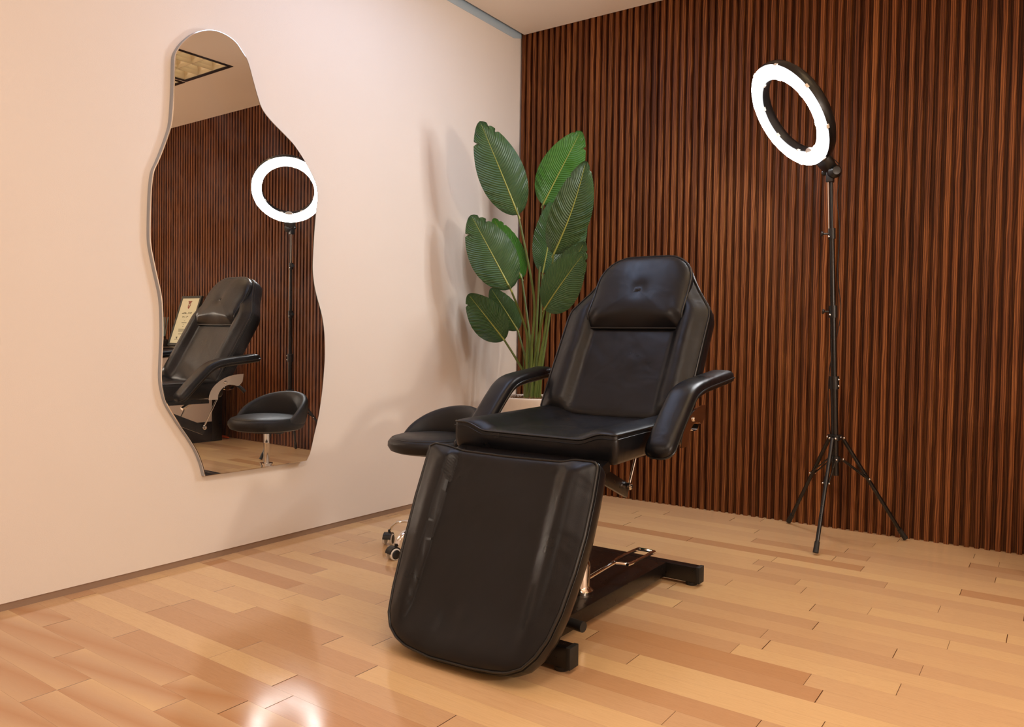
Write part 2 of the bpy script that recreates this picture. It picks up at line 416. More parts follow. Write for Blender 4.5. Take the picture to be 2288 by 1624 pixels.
for k in range(math.floor((ROOM_Y0 - Y_OFF) / ROW) - 1, math.ceil((WALL_Y + 0.03 - Y_OFF) / ROW) + 4):
    js = sorted(kr.get(k, []))
    allj = []
    prev = XA; x = XA - rf.random() * 0.9
    if js:
        # random joints before, between and after the measured ones
        x = js[0]
        while x > XA: x -= 0.45 + 0.6 * rf.random(); allj.append(x)
        for a, b in zip(js, js[1:]):
            nb = int((b - a) / 0.95); 
            for i in range(nb): allj.append(a + (b - a) * (i + 1) / (nb + 1) + 0.1 * (rf.random() - 0.5))
        allj += js; x = js[-1]
        while x < XB: x += 0.40 + 0.65 * rf.random(); allj.append(x)
    else:
        while x < XB: allj.append(x); x += 0.4 + 0.7 * rf.random()
    allj = sorted([j for j in allj if XA < j < XB]); ed = [XA] + allj + [XB]
    for a, b in zip(ed, ed[1:]):
        ya = Y_OFF + k * ROW; tn = min(1, max(0, rf.gauss(0.60, 0.22)))
        if rf.random() < 0.10: tn = rf.random() * 0.3
        for (tx, tv) in TONES.get(k, []):
            if a <= tx <= b: tn = tv
        y = lambda xx, yy: yy + SL * xx
        q = [(a, y(a, ya)), (b, y(b, ya)), (b, y(b, ya + ROW)), (a, y(a, ya + ROW))]
        lim = WALL_Y + DEPTH
        if min(p[1] for p in q) >= lim or max(p[1] for p in q) <= ROOM_Y0: continue
        n = len(vs); vs += [(p[0], min(p[1], lim), 0.0) for p in q]; fs.append((n, n + 1, n + 2, n + 3))
        Lb = b - a; uvs.append([(0, 0), (Lb, 0), (Lb, ROW), (0, ROW)]); tones.append((tn, rf.random(), rf.random()))
me = bpy.data.meshes.new('floor'); me.from_pydata(vs, [], fs); me.update()
ul = me.uv_layers.new(name='plank'); ca = me.color_attributes.new('tone', 'FLOAT_COLOR', 'CORNER')
for p in me.polygons:
    for i, li in enumerate(p.loop_indices): ul.data[li].uv = uvs[p.index][i]; ca.data[li].color = (*tones[p.index], 1)
fl = link('floor', me, M_FLOOR); struct(fl)

# ------------------------------------------------------------------ ceiling troffers
M_LOUV = simple('louvre_aluminium', (0.55, 0.47, 0.34), 0.38, 0.6)
def m_emit(name, col, st):
    t = NT(name); e = t.n('ShaderNodeEmission'); e.inputs[0].default_value = (*col, 1); e.inputs[1].default_value = st
    t.l(e.outputs[0], t.t.nodes['Material Output'].inputs[0]); return t.m
M_TUBE = m_emit('warm_tube', (1.0, 0.76, 0.48), 20.0)
for i, (x0, x1, y0, y1) in enumerate(FX):
    t_ = thing('ceiling_light', ((x0 + x1) / 2, (y0 + y1) / 2, CEIL), ['recessed louvred ceiling light with black frame, its corner seen top left in the mirror', 'neighbouring louvred ceiling light, only its black corner showing at the mirror edge'][i], 'ceiling light', 'recessed louvred ceiling lights')
    f = MB(); g = 0.028
    for (a, b, c, d) in ((x0, x1, y0, y0 + g), (x0, x1, y1 - g, y1), (x0, x0 + g, y0 + g, y1 - g), (x1 - g, x1, y0 + g, y1 - g)):
        f.box(((a + b) / 2, (c + d) / 2, CEIL + 0.005), (b - a, d - c, 0.016))
    f.build('frame', M_BLK, t_, smooth=False)
    h = MB()   # housing
    for (a, b, c, d) in ((x0, x1, y0, y0 + .004), (x0, x1, y1 - .004, y1), (x0, x0 + .004, y0, y1), (x1 - .004, x1, y0, y1)):
        h.box(((a + b) / 2, (c + d) / 2, CEIL + 0.065), (b - a, d - c, 0.11))
    h.box(((x0 + x1) / 2, (y0 + y1) / 2, CEIL + 0.122), (x1 - x0, y1 - y0, 0.004)); h.build('housing', M_LOUV, t_, smooth=False)
    lv = MB(); nx, ny = 3, 7; X0, X1, Y0_, Y1_ = x0 + g, x1 - g, y0 + g, y1 - g
    def fin(p, q):   # parabolic blade: narrow below, wide above
        p = Vector(p); q = Vector(q); d = (q - p).normalized(); s_ = Vector((-d.y, d.x, 0)); prof = [(0.0015, 0.002), (0.006, 0.026), (0.016, 0.052), (0.030, 0.074)]
        vv = []
        for e in (p, q):
            for (hw, z) in prof: vv.append(e + s_ * hw + Vector((0, 0, z)))
            for (hw, z) in prof[::-1]: vv.append(e - s_ * hw + Vector((0, 0, z)))
        k = 8; lv.add(vv, [list(range(k)), list(range(k, 2 * k))[::-1]] + [(a, (a + 1) % k, k + (a + 1) % k, k + a) for a in range(k)])
    for a in range(nx + 1): xx = X0 + (X1 - X0) * a / nx; fin((xx, Y0_, CEIL), (xx, Y1_, CEIL))
    for b in range(ny + 1): yy = Y0_ + (Y1_ - Y0_) * b / ny; fin((X0, yy, CEIL), (X1, yy, CEIL))
    lv.build('louvre', M_LOUV, t_, smooth=False)
    for a in range(nx):
        tb = MB(); xx = X0 + (X1 - X0) * (a + .5) / nx; tb.tube([(xx, Y0_ + .02, CEIL + .094), (xx, Y1_ - .02, CEIL + .094)], 0.013, 12); tb.build('lamp_tube', M_TUBE, t_)

# ------------------------------------------------------------------ wall mirror
OUT = [(1.788,2.021),(1.748,2.001),(1.720,1.978),(1.692,1.947),(1.671,1.915),(1.659,1.886),(1.656,1.831),(1.655,1.783),(1.651,1.703),(1.646,1.648),(1.637,1.609),(1.614,1.544),(1.594,1.494),(1.579,1.461),(1.573,1.431),(1.568,1.381),(1.565,1.310),(1.564,1.240),(1.565,1.205),(1.569,1.177),(1.577,1.139),(1.591,1.080),(1.603,1.031),(1.609,0.994),(1.612,0.951),(1.613,0.910),(1.613,0.863),(1.611,0.824),(1.608,0.763),(1.607,0.724),(1.610,0.688),(1.622,0.638),(1.640,0.601),(1.679,0.541),(1.719,0.484),(1.752,0.430),(1.775,0.373),(1.785,0.3335),(1.891,0.3335),(2.089,0.334),(2.272,0.336),(2.290,0.363),(2.314,0.447),(2.339,0.536),(2.357,0.643),(2.366,0.736),(2.369,0.787),(2.368,0.850),(2.362,0.913),(2.348,0.976),(2.323,1.044),(2.307,1.098),(2.298,1.160),(2.299,1.222),(2.305,1.324),(2.314,1.415),(2.321,1.460),(2.321,1.493),(2.314,1.527),(2.294,1.564),(2.260,1.608),(2.226,1.645),(2.187,1.681),(2.139,1.712),(2.077,1.750),(2.033,1.789),(2.010,1.839),(1.992,1.888),(1.966,1.957),(1.941,1.987),(1.914,2.013),(1.882,2.026),(1.848,2.031),(1.818,2.029)]
# the hanging is not quite parallel to the wall: its right side stands off a little more
mir = lambda y, z, off=0.0: Vector((0.030 + 0.0176 * (y - 2.0) + 0.0028 * (z - 1.2) + off, y, z))
corner = {37, 40}
fine = []
for i, p in enumerate(OUT):
    a, b, c_, d = [Vector((*OUT[(i + k) % len(OUT)], 0)) for k in (-1, 0, 1, 2)]
    straight = i in (37, 38, 39)
    for j in range(1 if straight else 4):
        tt = j / 4
        if i in (36, 40): q = b.lerp(c_, tt)
        else: q = 0.5 * ((2 * b) + (c_ - a) * tt + (2 * a - 5 * b + 4 * c_ - d) * tt * tt + (3 * b - a - 3 * c_ + d) * tt ** 3)
        fine.append((q.x, q.y))
N = len(fine)
def inset(poly, d):
    r = []; M = len(poly)
    for i in range(M):
        a = Vector(poly[i - 1]); b = Vector(poly[i]); c_ = Vector(poly[(i + 1) % M])
        t1 = (b - a).normalized(); t2 = (c_ - b).normalized(); n_ = Vector((-(t1 + t2).y, (t1 + t2).x)).normalized()
        r.append((b.x + n_.x * d, b.y + n_.y * d))
    return r
ar = sum(fine[i - 1][0] * fine[i][1] - fine[i][0] * fine[i - 1][1] for i in range(N))
sg = 1 if ar > 0 else -1
mt = thing('wall_mirror', (0.0, 1.96, 0.33), 'tall wavy-edged frameless mirror hung on the cream wall', 'mirror')
M_MIR = NT('silvered_glass'); M_MIR.set(Base_Color=(0.80, 0.80, 0.775, 1), Metallic=1.0, Roughness=0.0); 
tc = M_MIR.n('ShaderNodeTexCoord').outputs['Object']
sm = M_MIR.ramp(M_MIR.noise(tc, 5, 5, 0.65), [(0.52, (0.0, 0.0, 0.0)), (0.85, (0.09, 0.09, 0.09))]); M_MIR.l(sm, M_MIR.b.inputs['Roughness'])
M_MIR.set(Roughness=0.0)
for l_ in list(M_MIR.t.links):
    if l_.to_socket == M_MIR.b.inputs['Roughness']: M_MIR.t.links.remove(l_)
# smudges: a thin dusty coat in places
dif = M_MIR.n('ShaderNodeBsdfDiffuse'); dif.inputs[0].default_value = (0.6, 0.6, 0.62, 1)
dm = M_MIR.ramp(M_MIR.noise(tc, 4.5, 6, 0.62), [(0.46, (0.004, 0.004, 0.004)), (0.8, (0.05, 0.05, 0.05))])
mxs = M_MIR.n('ShaderNodeMixShader'); M_MIR.l(dm, mxs.inputs[0]); M_MIR.l(M_MIR.b.outputs[0], mxs.inputs[1]); M_MIR.l(dif.outputs[0], mxs.inputs[2])
M_MIR.l(mxs.outputs[0], M_MIR.t.nodes['Material Output'].inputs[0])
in1 = inset(fine, sg * 0.0022)
g = MB(); g.add([mir(*p, -0.0005) for p in fine] + [mir(*p, 0.0) for p in in1], [(i, (i + 1) % N, N + (i + 1) % N, N + i) for i in range(N)])
g.add([mir(*p, 0.0) for p in in1], [list(range(N))]); 
ed = MB(); ed.add([mir(*p, -0.004) for p in fine] + [mir(*p, 0.0) for p in fine] + [mir(*p, 0.0004) for p in in1], [(i, (i + 1) % N, N + (i + 1) % N, N + i) for i in range(N)] + [(N + i, N + (i + 1) % N, 2 * N + (i + 1) % N, 2 * N + i) for i in range(N)])
gl_ = MB(); gl_.add([mir(*p, 0.0) for p in in1], [list(range(N))])
gl_.build('mirror_glass', M_MIR.m, mt, smooth=False)
ed.build('bevelled_edge', M_CHR, mt, smooth=True)
bk = MB(); bk.add([Vector((0.0005, p[0], p[1])) for p in fine] + [mir(*p, -0.004) for p in fine], [(i, (i + 1) % N, N + (i + 1) % N, N + i) for i in range(N)] + [list(range(N)), list(range(N, 2 * N))[::-1]])
bk.build('backing_board', M_GREYB, mt, smooth=False)

# ------------------------------------------------------------------ upholstered pads
def pad(root, name, outline, P0, tdir, thick, bol=None, seam=None, edge_r=0.018, mat=None, dome=0.0, back_in=0.012, dimple=None, N=150, rings=22, piping=True, pr=0.0038, side_bulge=0.004, xdir=(1, 0, 0), smoothk=6, stitch=True):
    xd = Vector(xdir).normalized(); td = Vector(tdir).normalized(); nd = xd.cross(td).normalized()
    P0 = Vector(P0)
    ol = resample([Vector((a, b, 0)) for (a, b) in outline], N)
    cu = sum(p.x for p in ol) / N; cs = sum(p.y for p in ol) / N
    bol = bol or (lambda u, s: 0.0); seam = seam or (lambda u, s: 0.0)
    def W(u, s, h): return P0 + xd * u + td * s + nd * h
    mb = MB(); vs = []
    rr = [1.0, 0.992, 0.980, 0.962, 0.938] + [0.905 * (1 - i / (rings - 1)) for i in range(rings)]
    rr[-1] = 0.0
    # signed distance like measure: use (1-r)*local radius
    for r in rr[:-1]:
        for p in ol:
            u = cu + (p.x - cu) * r; s = cs + (p.y - cs) * r
            dist = (1 - r) * math.hypot(p.x - cu, p.y - cs)
            e = 1 - math.exp(-dist / edge_r * 1.6)
            hs = seam(p.x, p.y); k = sstep(0, 0.06, dist)
            h = hs * (1 - k) + bol(u, s) * k + edge_r * 0.62 * e + dome * (1 - r * r)
            if dimple:
                for (du, ds, dr, dh) in dimple: h -= dh * math.exp(-((u - du) ** 2 + (s - ds) ** 2) / dr ** 2)
            vs.append(W(u, s, h))
    h = bol(cu, cs) + edge_r * 0.62 + dome
    vs.append(W(cu, cs, h)); nr = len(rr) - 1; fs = []
    for i in range(nr - 1):
        for k in range(N): fs.append((i * N + k, i * N + (k + 1) % N, (i + 1) * N + (k + 1) % N, (i + 1) * N + k))
    for k in range(N): fs.append(((nr - 1) * N + k, (nr - 1) * N + (k + 1) % N, nr * N))
    # side and back
    base = len(vs)
    lev = [(0.25, 1.0), (0.6, 1.0), (0.88, 0.6), (1.0, -0.0)]
    for (f, bf) in lev:
        for p in ol:
            rad = math.hypot(p.x - cu, p.y - cs); ux = (p.x - cu) / rad; uy = (p.y - cs) / rad
            hs = seam(p.x, p.y); off = side_bulge * bf - (back_in if f == 1.0 else (back_in * 0.3 if f > 0.8 else 0))
            vs.append(W(p.x + ux * off, p.y + uy * off, hs * (1 - f) - thick * f))
    for k in range(N): fs.append((k, base + k, base + (k + 1) % N, (k + 1) % N))
    for i in range(3):
        for k in range(N): fs.append((base + i * N + k, base + (i + 1) * N + k, base + (i + 1) * N + (k + 1) % N, base + i * N + (k + 1) % N))
    fs.append([base + 3 * N + k for k in range(N)])
    mb.add(vs, fs); o = mb.build(name, mat or M_LEA, root, sharp=60)
    if piping:
        pb = MB(); pb.tube([W(p.x + 0.0012 * (1 if p.x > cu else -1), p.y, seam(p.x, p.y) + 0.001) for p in ol], pr, 8, closed=True)
        pp = pb.build('piping', M_PIPE, o)
        if stitch:
            st = MB(); st.tube([W(cu + (p.x - cu) * (1 + 0.012), cs + (p.y - cs) * (1 + 0.012), seam(p.x, p.y) - 0.011) for p in ol], 0.0011, 5, closed=True)
            st.build('stitching', M_PIPE, o)
    return o
def rrect(u0, u1, s0, s1, r, n=7, r2=None):
    """rounded rectangle; r2 for the s1 end"""
    r2 = r if r2 is None else r2; out = []
    for (cu, cs, a0, rr) in ((u1 - r, s0 + r, -90, r), (u1 - r2, s1 - r2, 0, r2), (u0 + r2, s1 - r2, 90, r2), (u0 + r, s0 + r, 180, r)):
        for i in range(n + 1):
            a = math.radians(a0 + 90 * i / n); out.append((cu + rr * math.cos(a), cs + rr * math.sin(a)))
    return out

CX = 1.372
chair = thing('treatment_chair', (CX, 2.25, 0.0), 'black leather reclining treatment chair with armrests, on a black steel base', 'chair')
# back rest
bo = [(-0.275, -0.012), (-0.05, -0.020), (0.275, -0.012), (0.286, 0.002), (0.288, 0.10), (0.288, 0.30), (0.288, 0.405), (0.282, 0.435), (0.262, 0.465), (0.226, 0.515), (0.193, 0.568), (0.170, 0.612), (0.150, 0.645), (0.118, 0.662), (0.06, 0.667), (-0.06, 0.667), (-0.118, 0.662), (-0.150, 0.645), (-0.172, 0.610), (-0.195, 0.565), (-0.228, 0.510), (-0.265, 0.462), (-0.286, 0.432), (-0.292, 0.40), (-0.292, 0.30), (-0.292, 0.10), (-0.290, 0.002)]
def bol_back(u, s):
    edge = 0.288 if s < 0.43 else max(0.13, 0.288 - (s - 0.43) * 0.70)
    inner = edge - 0.105
    return 0.020 * sstep(inner - 0.02, inner + 0.030, abs(u)) * (1 - 0.75 * sstep(inner + 0.04, edge, abs(u))) - 0.016 * (1 - sstep(inner - 0.02, inner + 0.01, abs(u)))
seam_b = lambda u, s: -0.012 * (1 - sstep(0.15, 0.23, abs(u))) * (1 - sstep(0.0, 0.06, s))
TB = Vector((0, 0.59, 1)).normalized(); B0 = Vector((CX, 2.507, 0.62)); NB = Vector((1, 0, 0)).cross(TB)
back = pad(chair, 'backrest', bo, B0, TB, 0.075, bol_back, seam_b, 0.020, N=180)
# head cushion, a wedge lying on the back rest
ho = rrect(-0.188, 0.196, 0.350, 0.662, 0.016, 6, 0.120)
head = pad(chair, 'head_cushion', ho, B0 + NB * 0.026, TB, 0.026, None, lambda u, s: -0.022 * (1 - sstep(0.352, 0.40, s)) + 0.006 * (1 - sstep(0.40, 0.5, s)) * sstep(0.36, 0.40, s), 0.022, dome=0.018, dimple=[(0.012, 0.500, 0.036, 0.009)], N=130, back_in=0.004, stitch=False)
# seat
so = rrect(-0.294, 0.294, 0.0, 0.565, 0.012, 4, 0.03)
def bol_seat(u, s):
    return 0.006 * sstep(0.17, 0.24, abs(u)) - 0.020 * (1 - sstep(0.13, 0.22, abs(u)))
seam_s = lambda u, s: -0.023 * (1 - sstep(0.165, 0.25, abs(u))) if (s < 0.03 or s > 0.52) else 0.0
seat = pad(chair, 'seat', so, (CX, 1.992, 0.606), (0, 1, 0.022), 0.086, bol_seat, seam_s, 0.010, N=170, pr=0.0028, side_bulge=0.002)
# foot rest
fo = [(-0.290, -0.003), (-0.275, 0.008), (-0.22, 0.004), (-0.16, -0.004), (0.0, -0.006), (0.19, -0.002), (0.23, 0.006), (0.292, 0.006), (0.304, -0.006), (0.314, -0.10), (0.320, -0.20), (0.318, -0.296), (0.309, -0.40), (0.294, -0.472), (0.273, -0.518), (0.245, -0.553), (0.210, -0.572), (0.17, -0.580), (0.098, -0.587), (-0.034, -0.592), (-0.127, -0.582), (-0.167, -0.568), (-0.200, -0.545), (-0.222, -0.51), (-0.238, -0.44), (-0.256, -0.323), (-0.276, -0.17)]
def bol_foot(u, s):
    sh = 0.022 * sstep(0.0, -0.55, s)
    uu = u - 0.014 - sh
    k = sstep(-0.56, -0.44, s)
    lft = sstep(-0.188, -0.202, uu) * (1 - 0.75 * sstep(-0.225, -0.30, uu)) ; rgt = sstep(0.165, 0.220, uu) * (1 - 0.75 * sstep(0.235, 0.30, uu))
    return k * (0.022 * (lft + rgt)) - 0.010 + 0.012 * (1 - k)
seam_f = lambda u, s: -0.006 * (1 - sstep(0.17, 0.23, abs(u))) * sstep(-0.05, 0.0, s)
TF = Vector((0, 0.57, 1)).normalized(); F0 = Vector((CX, 1.87, 0.54))
foot = pad(chair, 'footrest', fo, F0, TF, 0.068, bol_foot, seam_f, 0.020, N=200, rings=30, dimple=[(-0.01, -0.50, 0.05, 0.007), (0.03, -0.47, 0.03, -0.004)])

# armrests
ARM_W = [(2.225, 0.530), (2.257, 0.562), (2.305, 0.610), (2.357, 0.660), (2.398, 0.694), (2.440, 0.712), (2.495, 0.722), (2.575, 0.731), (2.640, 0.738), (2.698, 0.745)]
ARM_R = [(2.140, 0.530), (2.172, 0.562), (2.220, 0.610), (2.275, 0.660), (2.318, 0.697), (2.360, 0.715), (2.420, 0.727), (2.520, 0.738), (2.620, 0.748), (2.690, 0.756)]
def armrest(xc, dy, label=None):
    path = [Vector((xc, a_, b_)) for a_, b_ in (ARM_W if xc < CX else ARM_R)]
    P = catmull(path, k=5); L = [0]
    for i in range(1, len(P)): L.append(L[-1] + (P[i] - P[i - 1]).length)
    tot = L[-1]; mb = MB(); n = 20; vs = []; lp = []; rp = []
    W0 = 0.046
    for i, p in enumerate(P):
        a = P[max(i - 1, 0)]; b = P[min(i + 1, len(P) - 1)]; T = (b - a).normalized(); Nn = Vector((0, -T.z, T.y))
        e0 = min(1, L[i] / 0.038); e1 = min(1, (tot - L[i]) / 0.030)
        wz = math.sqrt(max(0.0, 1 - (1 - e0) ** 2)) ** 0.8 * math.sqrt(max(0.0, 1 - (1 - e1) ** 2)) ** 0.8
        wx = W0 * max(0.30, wz); hh = max(0.12, math.sqrt(max(0, 1 - (1 - e0) ** 2)) * math.sqrt(max(0, 1 - (1 - e1) ** 2)))
        for k in range(n):
            t_ = 2 * PI * k / n; cx_ = math.cos(t_); sy_ = math.sin(t_)
            ex = math.copysign(abs(cx_) ** 0.50, cx_); ey = math.copysign(abs(sy_) ** 0.68, sy_)
            hgt = (0.027 if sy_ > 0 else 0.019) * hh
            vs.append(p + Vector((1, 0, 0)) * ex * wx + Nn * ey * hgt)
        lp.append(p + Vector((-wx - 0.001, 0, 0))); rp.append(p + Vector((wx + 0.001, 0, 0)))
    m_ = len(P); fs = [(i * n + k, i * n + (k + 1) % n, (i + 1) * n + (k + 1) % n, (i + 1) * n + k) for i in range(m_ - 1) for k in range(n)]
    fs.append(list(range(n))); fs.append([(m_ - 1) * n + k for k in range(n)])
    mb.add(vs, fs); o = mb.build('armrest', M_LEA, chair, sharp=70)
    loop = lp + rp[::-1]; pb = MB(); pb.tube(loop, 0.0032, 8, closed=True); pb.build('piping', M_PIPE, o)
    s_ = -1 if xc < CX else 1
    br = MB(); br.bbox((xc - s_ * 0.062, 2.290 + dy, 0.560), (0.060, 0.045, 0.012), 0.003); br.build('armrest_bracket', M_BLK, chair)
    br = MB(); br.lathe([(0.0, -0.010), (0.008, -0.010), (0.010, -0.002), (0.008, 0.008), (0.0, 0.008)], (xc, 2.455 + dy, 0.700), 16); br.build('armrest_screw', M_STEEL, o)
armrest(0.985, 0.0); armrest(1.726, -0.05)

# polished hinge plates with bolt
def plate(x, s_):
    DY = -0.030
    outer = [(2.485, 0.522), (2.489, 0.548), (2.503, 0.578), (2.526, 0.603), (2.560, 0.626), (2.60, 0.643), (2.645, 0.652), (2.697, 0.655)]
    inner = [(2.690, 0.612), (2.665, 0.590), (2.636, 0.596), (2.604, 0.598), (2.577, 0.588), (2.556, 0.570), (2.542, 0.546), (2.540, 0.522)]
    pl = [(p.x, p.y) for p in catmull([Vector((a, b, 0)) for a, b in outer], k=4)] + [(p.x, p.y) for p in catmull([Vector((a, b, 0)) for a, b in inner], k=4)]; pl = [(a + DY, b) for a, b in pl]
    n = len(pl); mb = MB(); mb.add([(x + d, a, b) for d in (-0.002, 0.002) for a, b in pl], [list(range(n))[::-1], list(range(n, 2 * n))] + [(i, (i + 1) % n, n + (i + 1) % n, n + i) for i in range(n)])
    # curved flange below the bolt
    arc = [(x + s_ * -0.012, 2.605 + DY + 0.035 * math.cos(a), 0.590 - 0.022 * abs(math.sin(a))) for a in [PI * i / 10 for i in range(11)]]
    mb.add([Vector(p) + Vector((dx, 0, 0)) for dx in (-0.012, 0.012) for p in arc], [(i, i + 1, 11 + i + 1, 11 + i) for i in range(10)])
    o = mb.build('hinge_plate', M_STEEL, chair, sharp=30)
    b = MB(); b.lathe([(0.0, 0.006), (0.006, 0.0055), (0.009, 0.003), (0.0095, 0.0)], (x + s_ * 0.002, 2.585 + DY, 0.612), 20, (s_, 0, 0)); b.build('bolt', M_CHR, o)
plate(1.074, -1); plate(1.670, 1)
# recline lever under the wall side
lv = MB(); lv.tube([(1.10, 2.635, 0.596), (1.08, 2.65, 0.582), (1.065, 2.672, 0.555)], [0.007, 0.009, 0.011], 12); lv.build('recline_lever', M_PLA, chair)

# under-frame
fr = MB(); fr.box((CX, 2.30, 0.505), (0.40, 0.44, 0.022)); fr.box((CX, 1.99, 0.500), (0.30, 0.20, 0.02), Matrix.Rotation(0.15, 3, 'X')); fr.build('seat_frame', M_BLK, chair, smooth=False)
bs = MB(); R_ = Matrix.Rotation(-0.52, 3, 'X')
BR = Vector((0, 2.735 - 2.62, 0)).normalized()
bsup = MB(); RB = Matrix.Rotation(-math.atan(0.59), 3, 'X'); bsup.box(B0 + TB * 0.24 - NB * 0.088, (0.30, 0.022, 0.42), RB); bsup.build('back_frame', M_BLK, chair, smooth=False)
fsup = MB(); NF = Vector((1, 0, 0)).cross(TF); RF = Matrix.Rotation(-math.atan(0.57), 3, 'X'); fsup.box(F0 + TF * (-0.20) - NF * 0.075, (0.26, 0.018, 0.36), RF)
fsup.box((CX, 1.962, 0.505), (0.54, 0.085, 0.030), Matrix.Rotation(0.3, 3, 'X')); fsup.build('footrest_frame', M_BLK, chair, smooth=False)
for xx in (1.21, 1.445):
    a = MB(); p = Vector((xx, 2.20, 0.478)); q = Vector((xx, 2.515, 0.343)); d = q - p
    a.bbox((p + q) / 2, (0.016, d.length, 0.050), 0.003, Matrix.Rotation(math.atan2(d.z, d.y), 3, 'X')); a.build('lift_arm', M_BLK, chair)
    a = MB(); a.tube([(xx + (0.012 if xx > CX else -0.012), 2.585, 0.512), (xx + (0.012 if xx > CX else -0.012), 2.508, 0.366)], 0.0045, 10); rod = a.build('strut_rod', M_CHR, chair)
    b = MB(); s_ = 1 if xx > CX else -1; b.lathe([(0.013, -0.004), (0.013, 0.003), (0.008, 0.005), (0.006, 0.010), (0.0, 0.010)], (xx + s_ * 0.016, 2.508, 0.362), 18, (s_, 0, 0)); b.tube([(xx - s_ * 0.02, 2.508, 0.362), (xx + s_ * 0.014, 2.508, 0.362)], 0.0045, 8); b.build('bolt', M_CHR, rod)
a = MB(); a.tube([(1.23, 2.565, 0.575), (1.225, 2.48, 0.520), (1.22, 2.39, 0.468)], 0.010, 12); a.build('gas_spring', M_STEEL, chair)
# main lift column folded over the base
a = MB(); p = Vector((1.33, 2.02, 0.08)); q = Vector((1.33, 2.30, 0.49)); d = q - p; a.bbox((p + q) / 2, (0.11, 0.055, d.length), 0.004, Matrix.Rotation(math.atan2(-d.y, d.z), 3, 'X')); a.build('lift_column', M_BLK, chair)
a = MB(); p = Vector((1.28, 2.42, 0.08)); q = Vector((1.28, 2.16, 0.46)); d = q - p; a.bbox((p + q) / 2, (0.09, 0.04, d.length), 0.004, Matrix.Rotation(math.atan2(-d.y, d.z), 3, 'X')); a.build('lift_column', M_BLK, chair)
# hydraulic pump, pedal
a = MB(); a.lathe([(0.0, 0.0), (0.040, 0.0), (0.042, 0.012), (0.034, 0.020), (0.031, 0.028), (0.031, 0.095), (0.024, 0.108), (0.0, 0.110)], (1.455, 2.175, 0.066), 28); a.build('hydraulic_pump', M_STEEL, chair)
a = MB(); a.tube(catmull([(1.455, 2.13, 0.098), (1.466, 2.20, 0.108), (1.488, 2.325, 0.130), (1.496, 2.342, 0.132), (1.525, 2.358, 0.130), (1.534, 2.375, 0.129), (1.532, 2.55, 0.127), (1.526, 2.566, 0.127), (1.476, 2.578, 0.124), (1.467, 2.565, 0.125), (1.474, 2.42, 0.131), (1.486, 2.335, 0.132)], k=5), 0.0062, 10); a.build('foot_pedal', M_CHR, chair)
a = MB(); a.tube([(1.44, 1.905, 0.086), (1.640, 1.868, 0.088)], 0.015, 16); a.build('pedal_bar', M_RUB, chair)
# base: broad beam with a cross bar at each end
a = MB(); a.bbox((1.375, 2.225, 0.044), (0.325, 0.87, 0.050), 0.003); a.build('base_beam', M_BLK, chair)
for (y, nm) in ((1.776, 'front'), (2.681, 'rear')):
    a = MB(); a.bbox((1.366, y, 0.041), (0.586, 0.042, 0.056), 0.002); bar = a.build('cross_bar', M_BLK, chair)
    for s_ in (-1, 1):
        c_ = MB(); c_.bbox((1.366 + s_ * 0.293, y, 0.041), (0.014, 0.045, 0.059), 0.002); c_.build('end_cap', M_RUB, bar)
        c_ = MB(); c_.lathe([(0.0, 0.0), (0.019, 0.0), (0.021, 0.004), (0.021, 0.012), (0.008, 0.014), (0.008, 0.02)], (1.366 + s_ * 0.262, y, 0.0), 20); c_.build('levelling_foot', M_RUB, bar)

# ------------------------------------------------------------------ stool
SC = Vector((0.581, 2.464, 0)); SR = 0.183
stool = thing('rolling_stool', SC, 'black low-back rolling stool on chrome five-star base, between the chair and the cream wall', 'stool')
a = MB(); a.lathe([(0.0, 0.408), (0.150, 0.408), (0.172, 0.416), (0.183, 0.434), (0.182, 0.450), (0.172, 0.463), (0.166, 0.4655), (0.163, 0.4645)], SC, 72)
rim = a.build('seat_base', M_LEA2, stool)
a = MB(); a.lathe([(0.164, 0.4640), (0.160, 0.4690), (0.145, 0.4740), (0.10, 0.4800), (0.05, 0.4825), (0.0, 0.483)], SC, 72); a.build('seat_cushion', M_LEA2, stool)
a = MB(); a.tube([SC + Vector((0.1665 * math.cos(2 * PI * k / 72), 0.1665 * math.sin(2 * PI * k / 72), 0.4655)) for k in range(72)], 0.0022, 6, closed=True); a.build('piping', M_PIPE, rim)
a = MB(); vs = []; nA = 56; A0 = math.radians(78); SPAN = math.radians(104)
prof_n = 16
for i in range(nA + 1):
    tt = -1 + 2 * i / nA; an = A0 + tt * SPAN; e = max(0.0, 1 - abs(tt) ** 2.1); top = 0.440 + 0.148 * e ** 0.85
    low = 0.430; th = 0.010 + 0.016 * e ** 0.5; rc = 0.168 - 0.002 * e; lean = 0.018 * e
    for k in range(prof_n):
        b = 2 * PI * k / prof_n; cz = math.sin(b); cr = math.cos(b)
        z = (low + top) / 2 + (top - low) / 2 * math.copysign(abs(cz) ** 0.7, cz); fz = (z - low) / max(0.01, (top - low)); r = rc + lean * fz + th * math.copysign(abs(cr) ** 0.8, cr) * (0.75 + 0.25 * e)
        vs.append(SC + Vector((r * math.cos(an), r * math.sin(an), z)))
fs = [(i * prof_n + k, i * prof_n + (k + 1) % prof_n, (i + 1) * prof_n + (k + 1) % prof_n, (i + 1) * prof_n + k) for i in range(nA) for k in range(prof_n)] + [list(range(prof_n)), [nA * prof_n + k for k in range(prof_n)]]
a.add(vs, fs); a.build('backrest', M_LEA2, stool, sharp=70)
a = MB(); a.lathe([(0.0, 0.395), (0.075, 0.395), (0.085, 0.410), (0.0, 0.412)], SC, 32); a.build('seat_plate', M_PLA, stool)
a = MB(); a.lathe([(0.0145, 0.235), (0.0145, 0.34), (0.0152, 0.341), (0.0152, 0.344), (0.0145, 0.345), (0.0145, 0.405)], SC, 28); a.build('piston', M_CHR, stool)
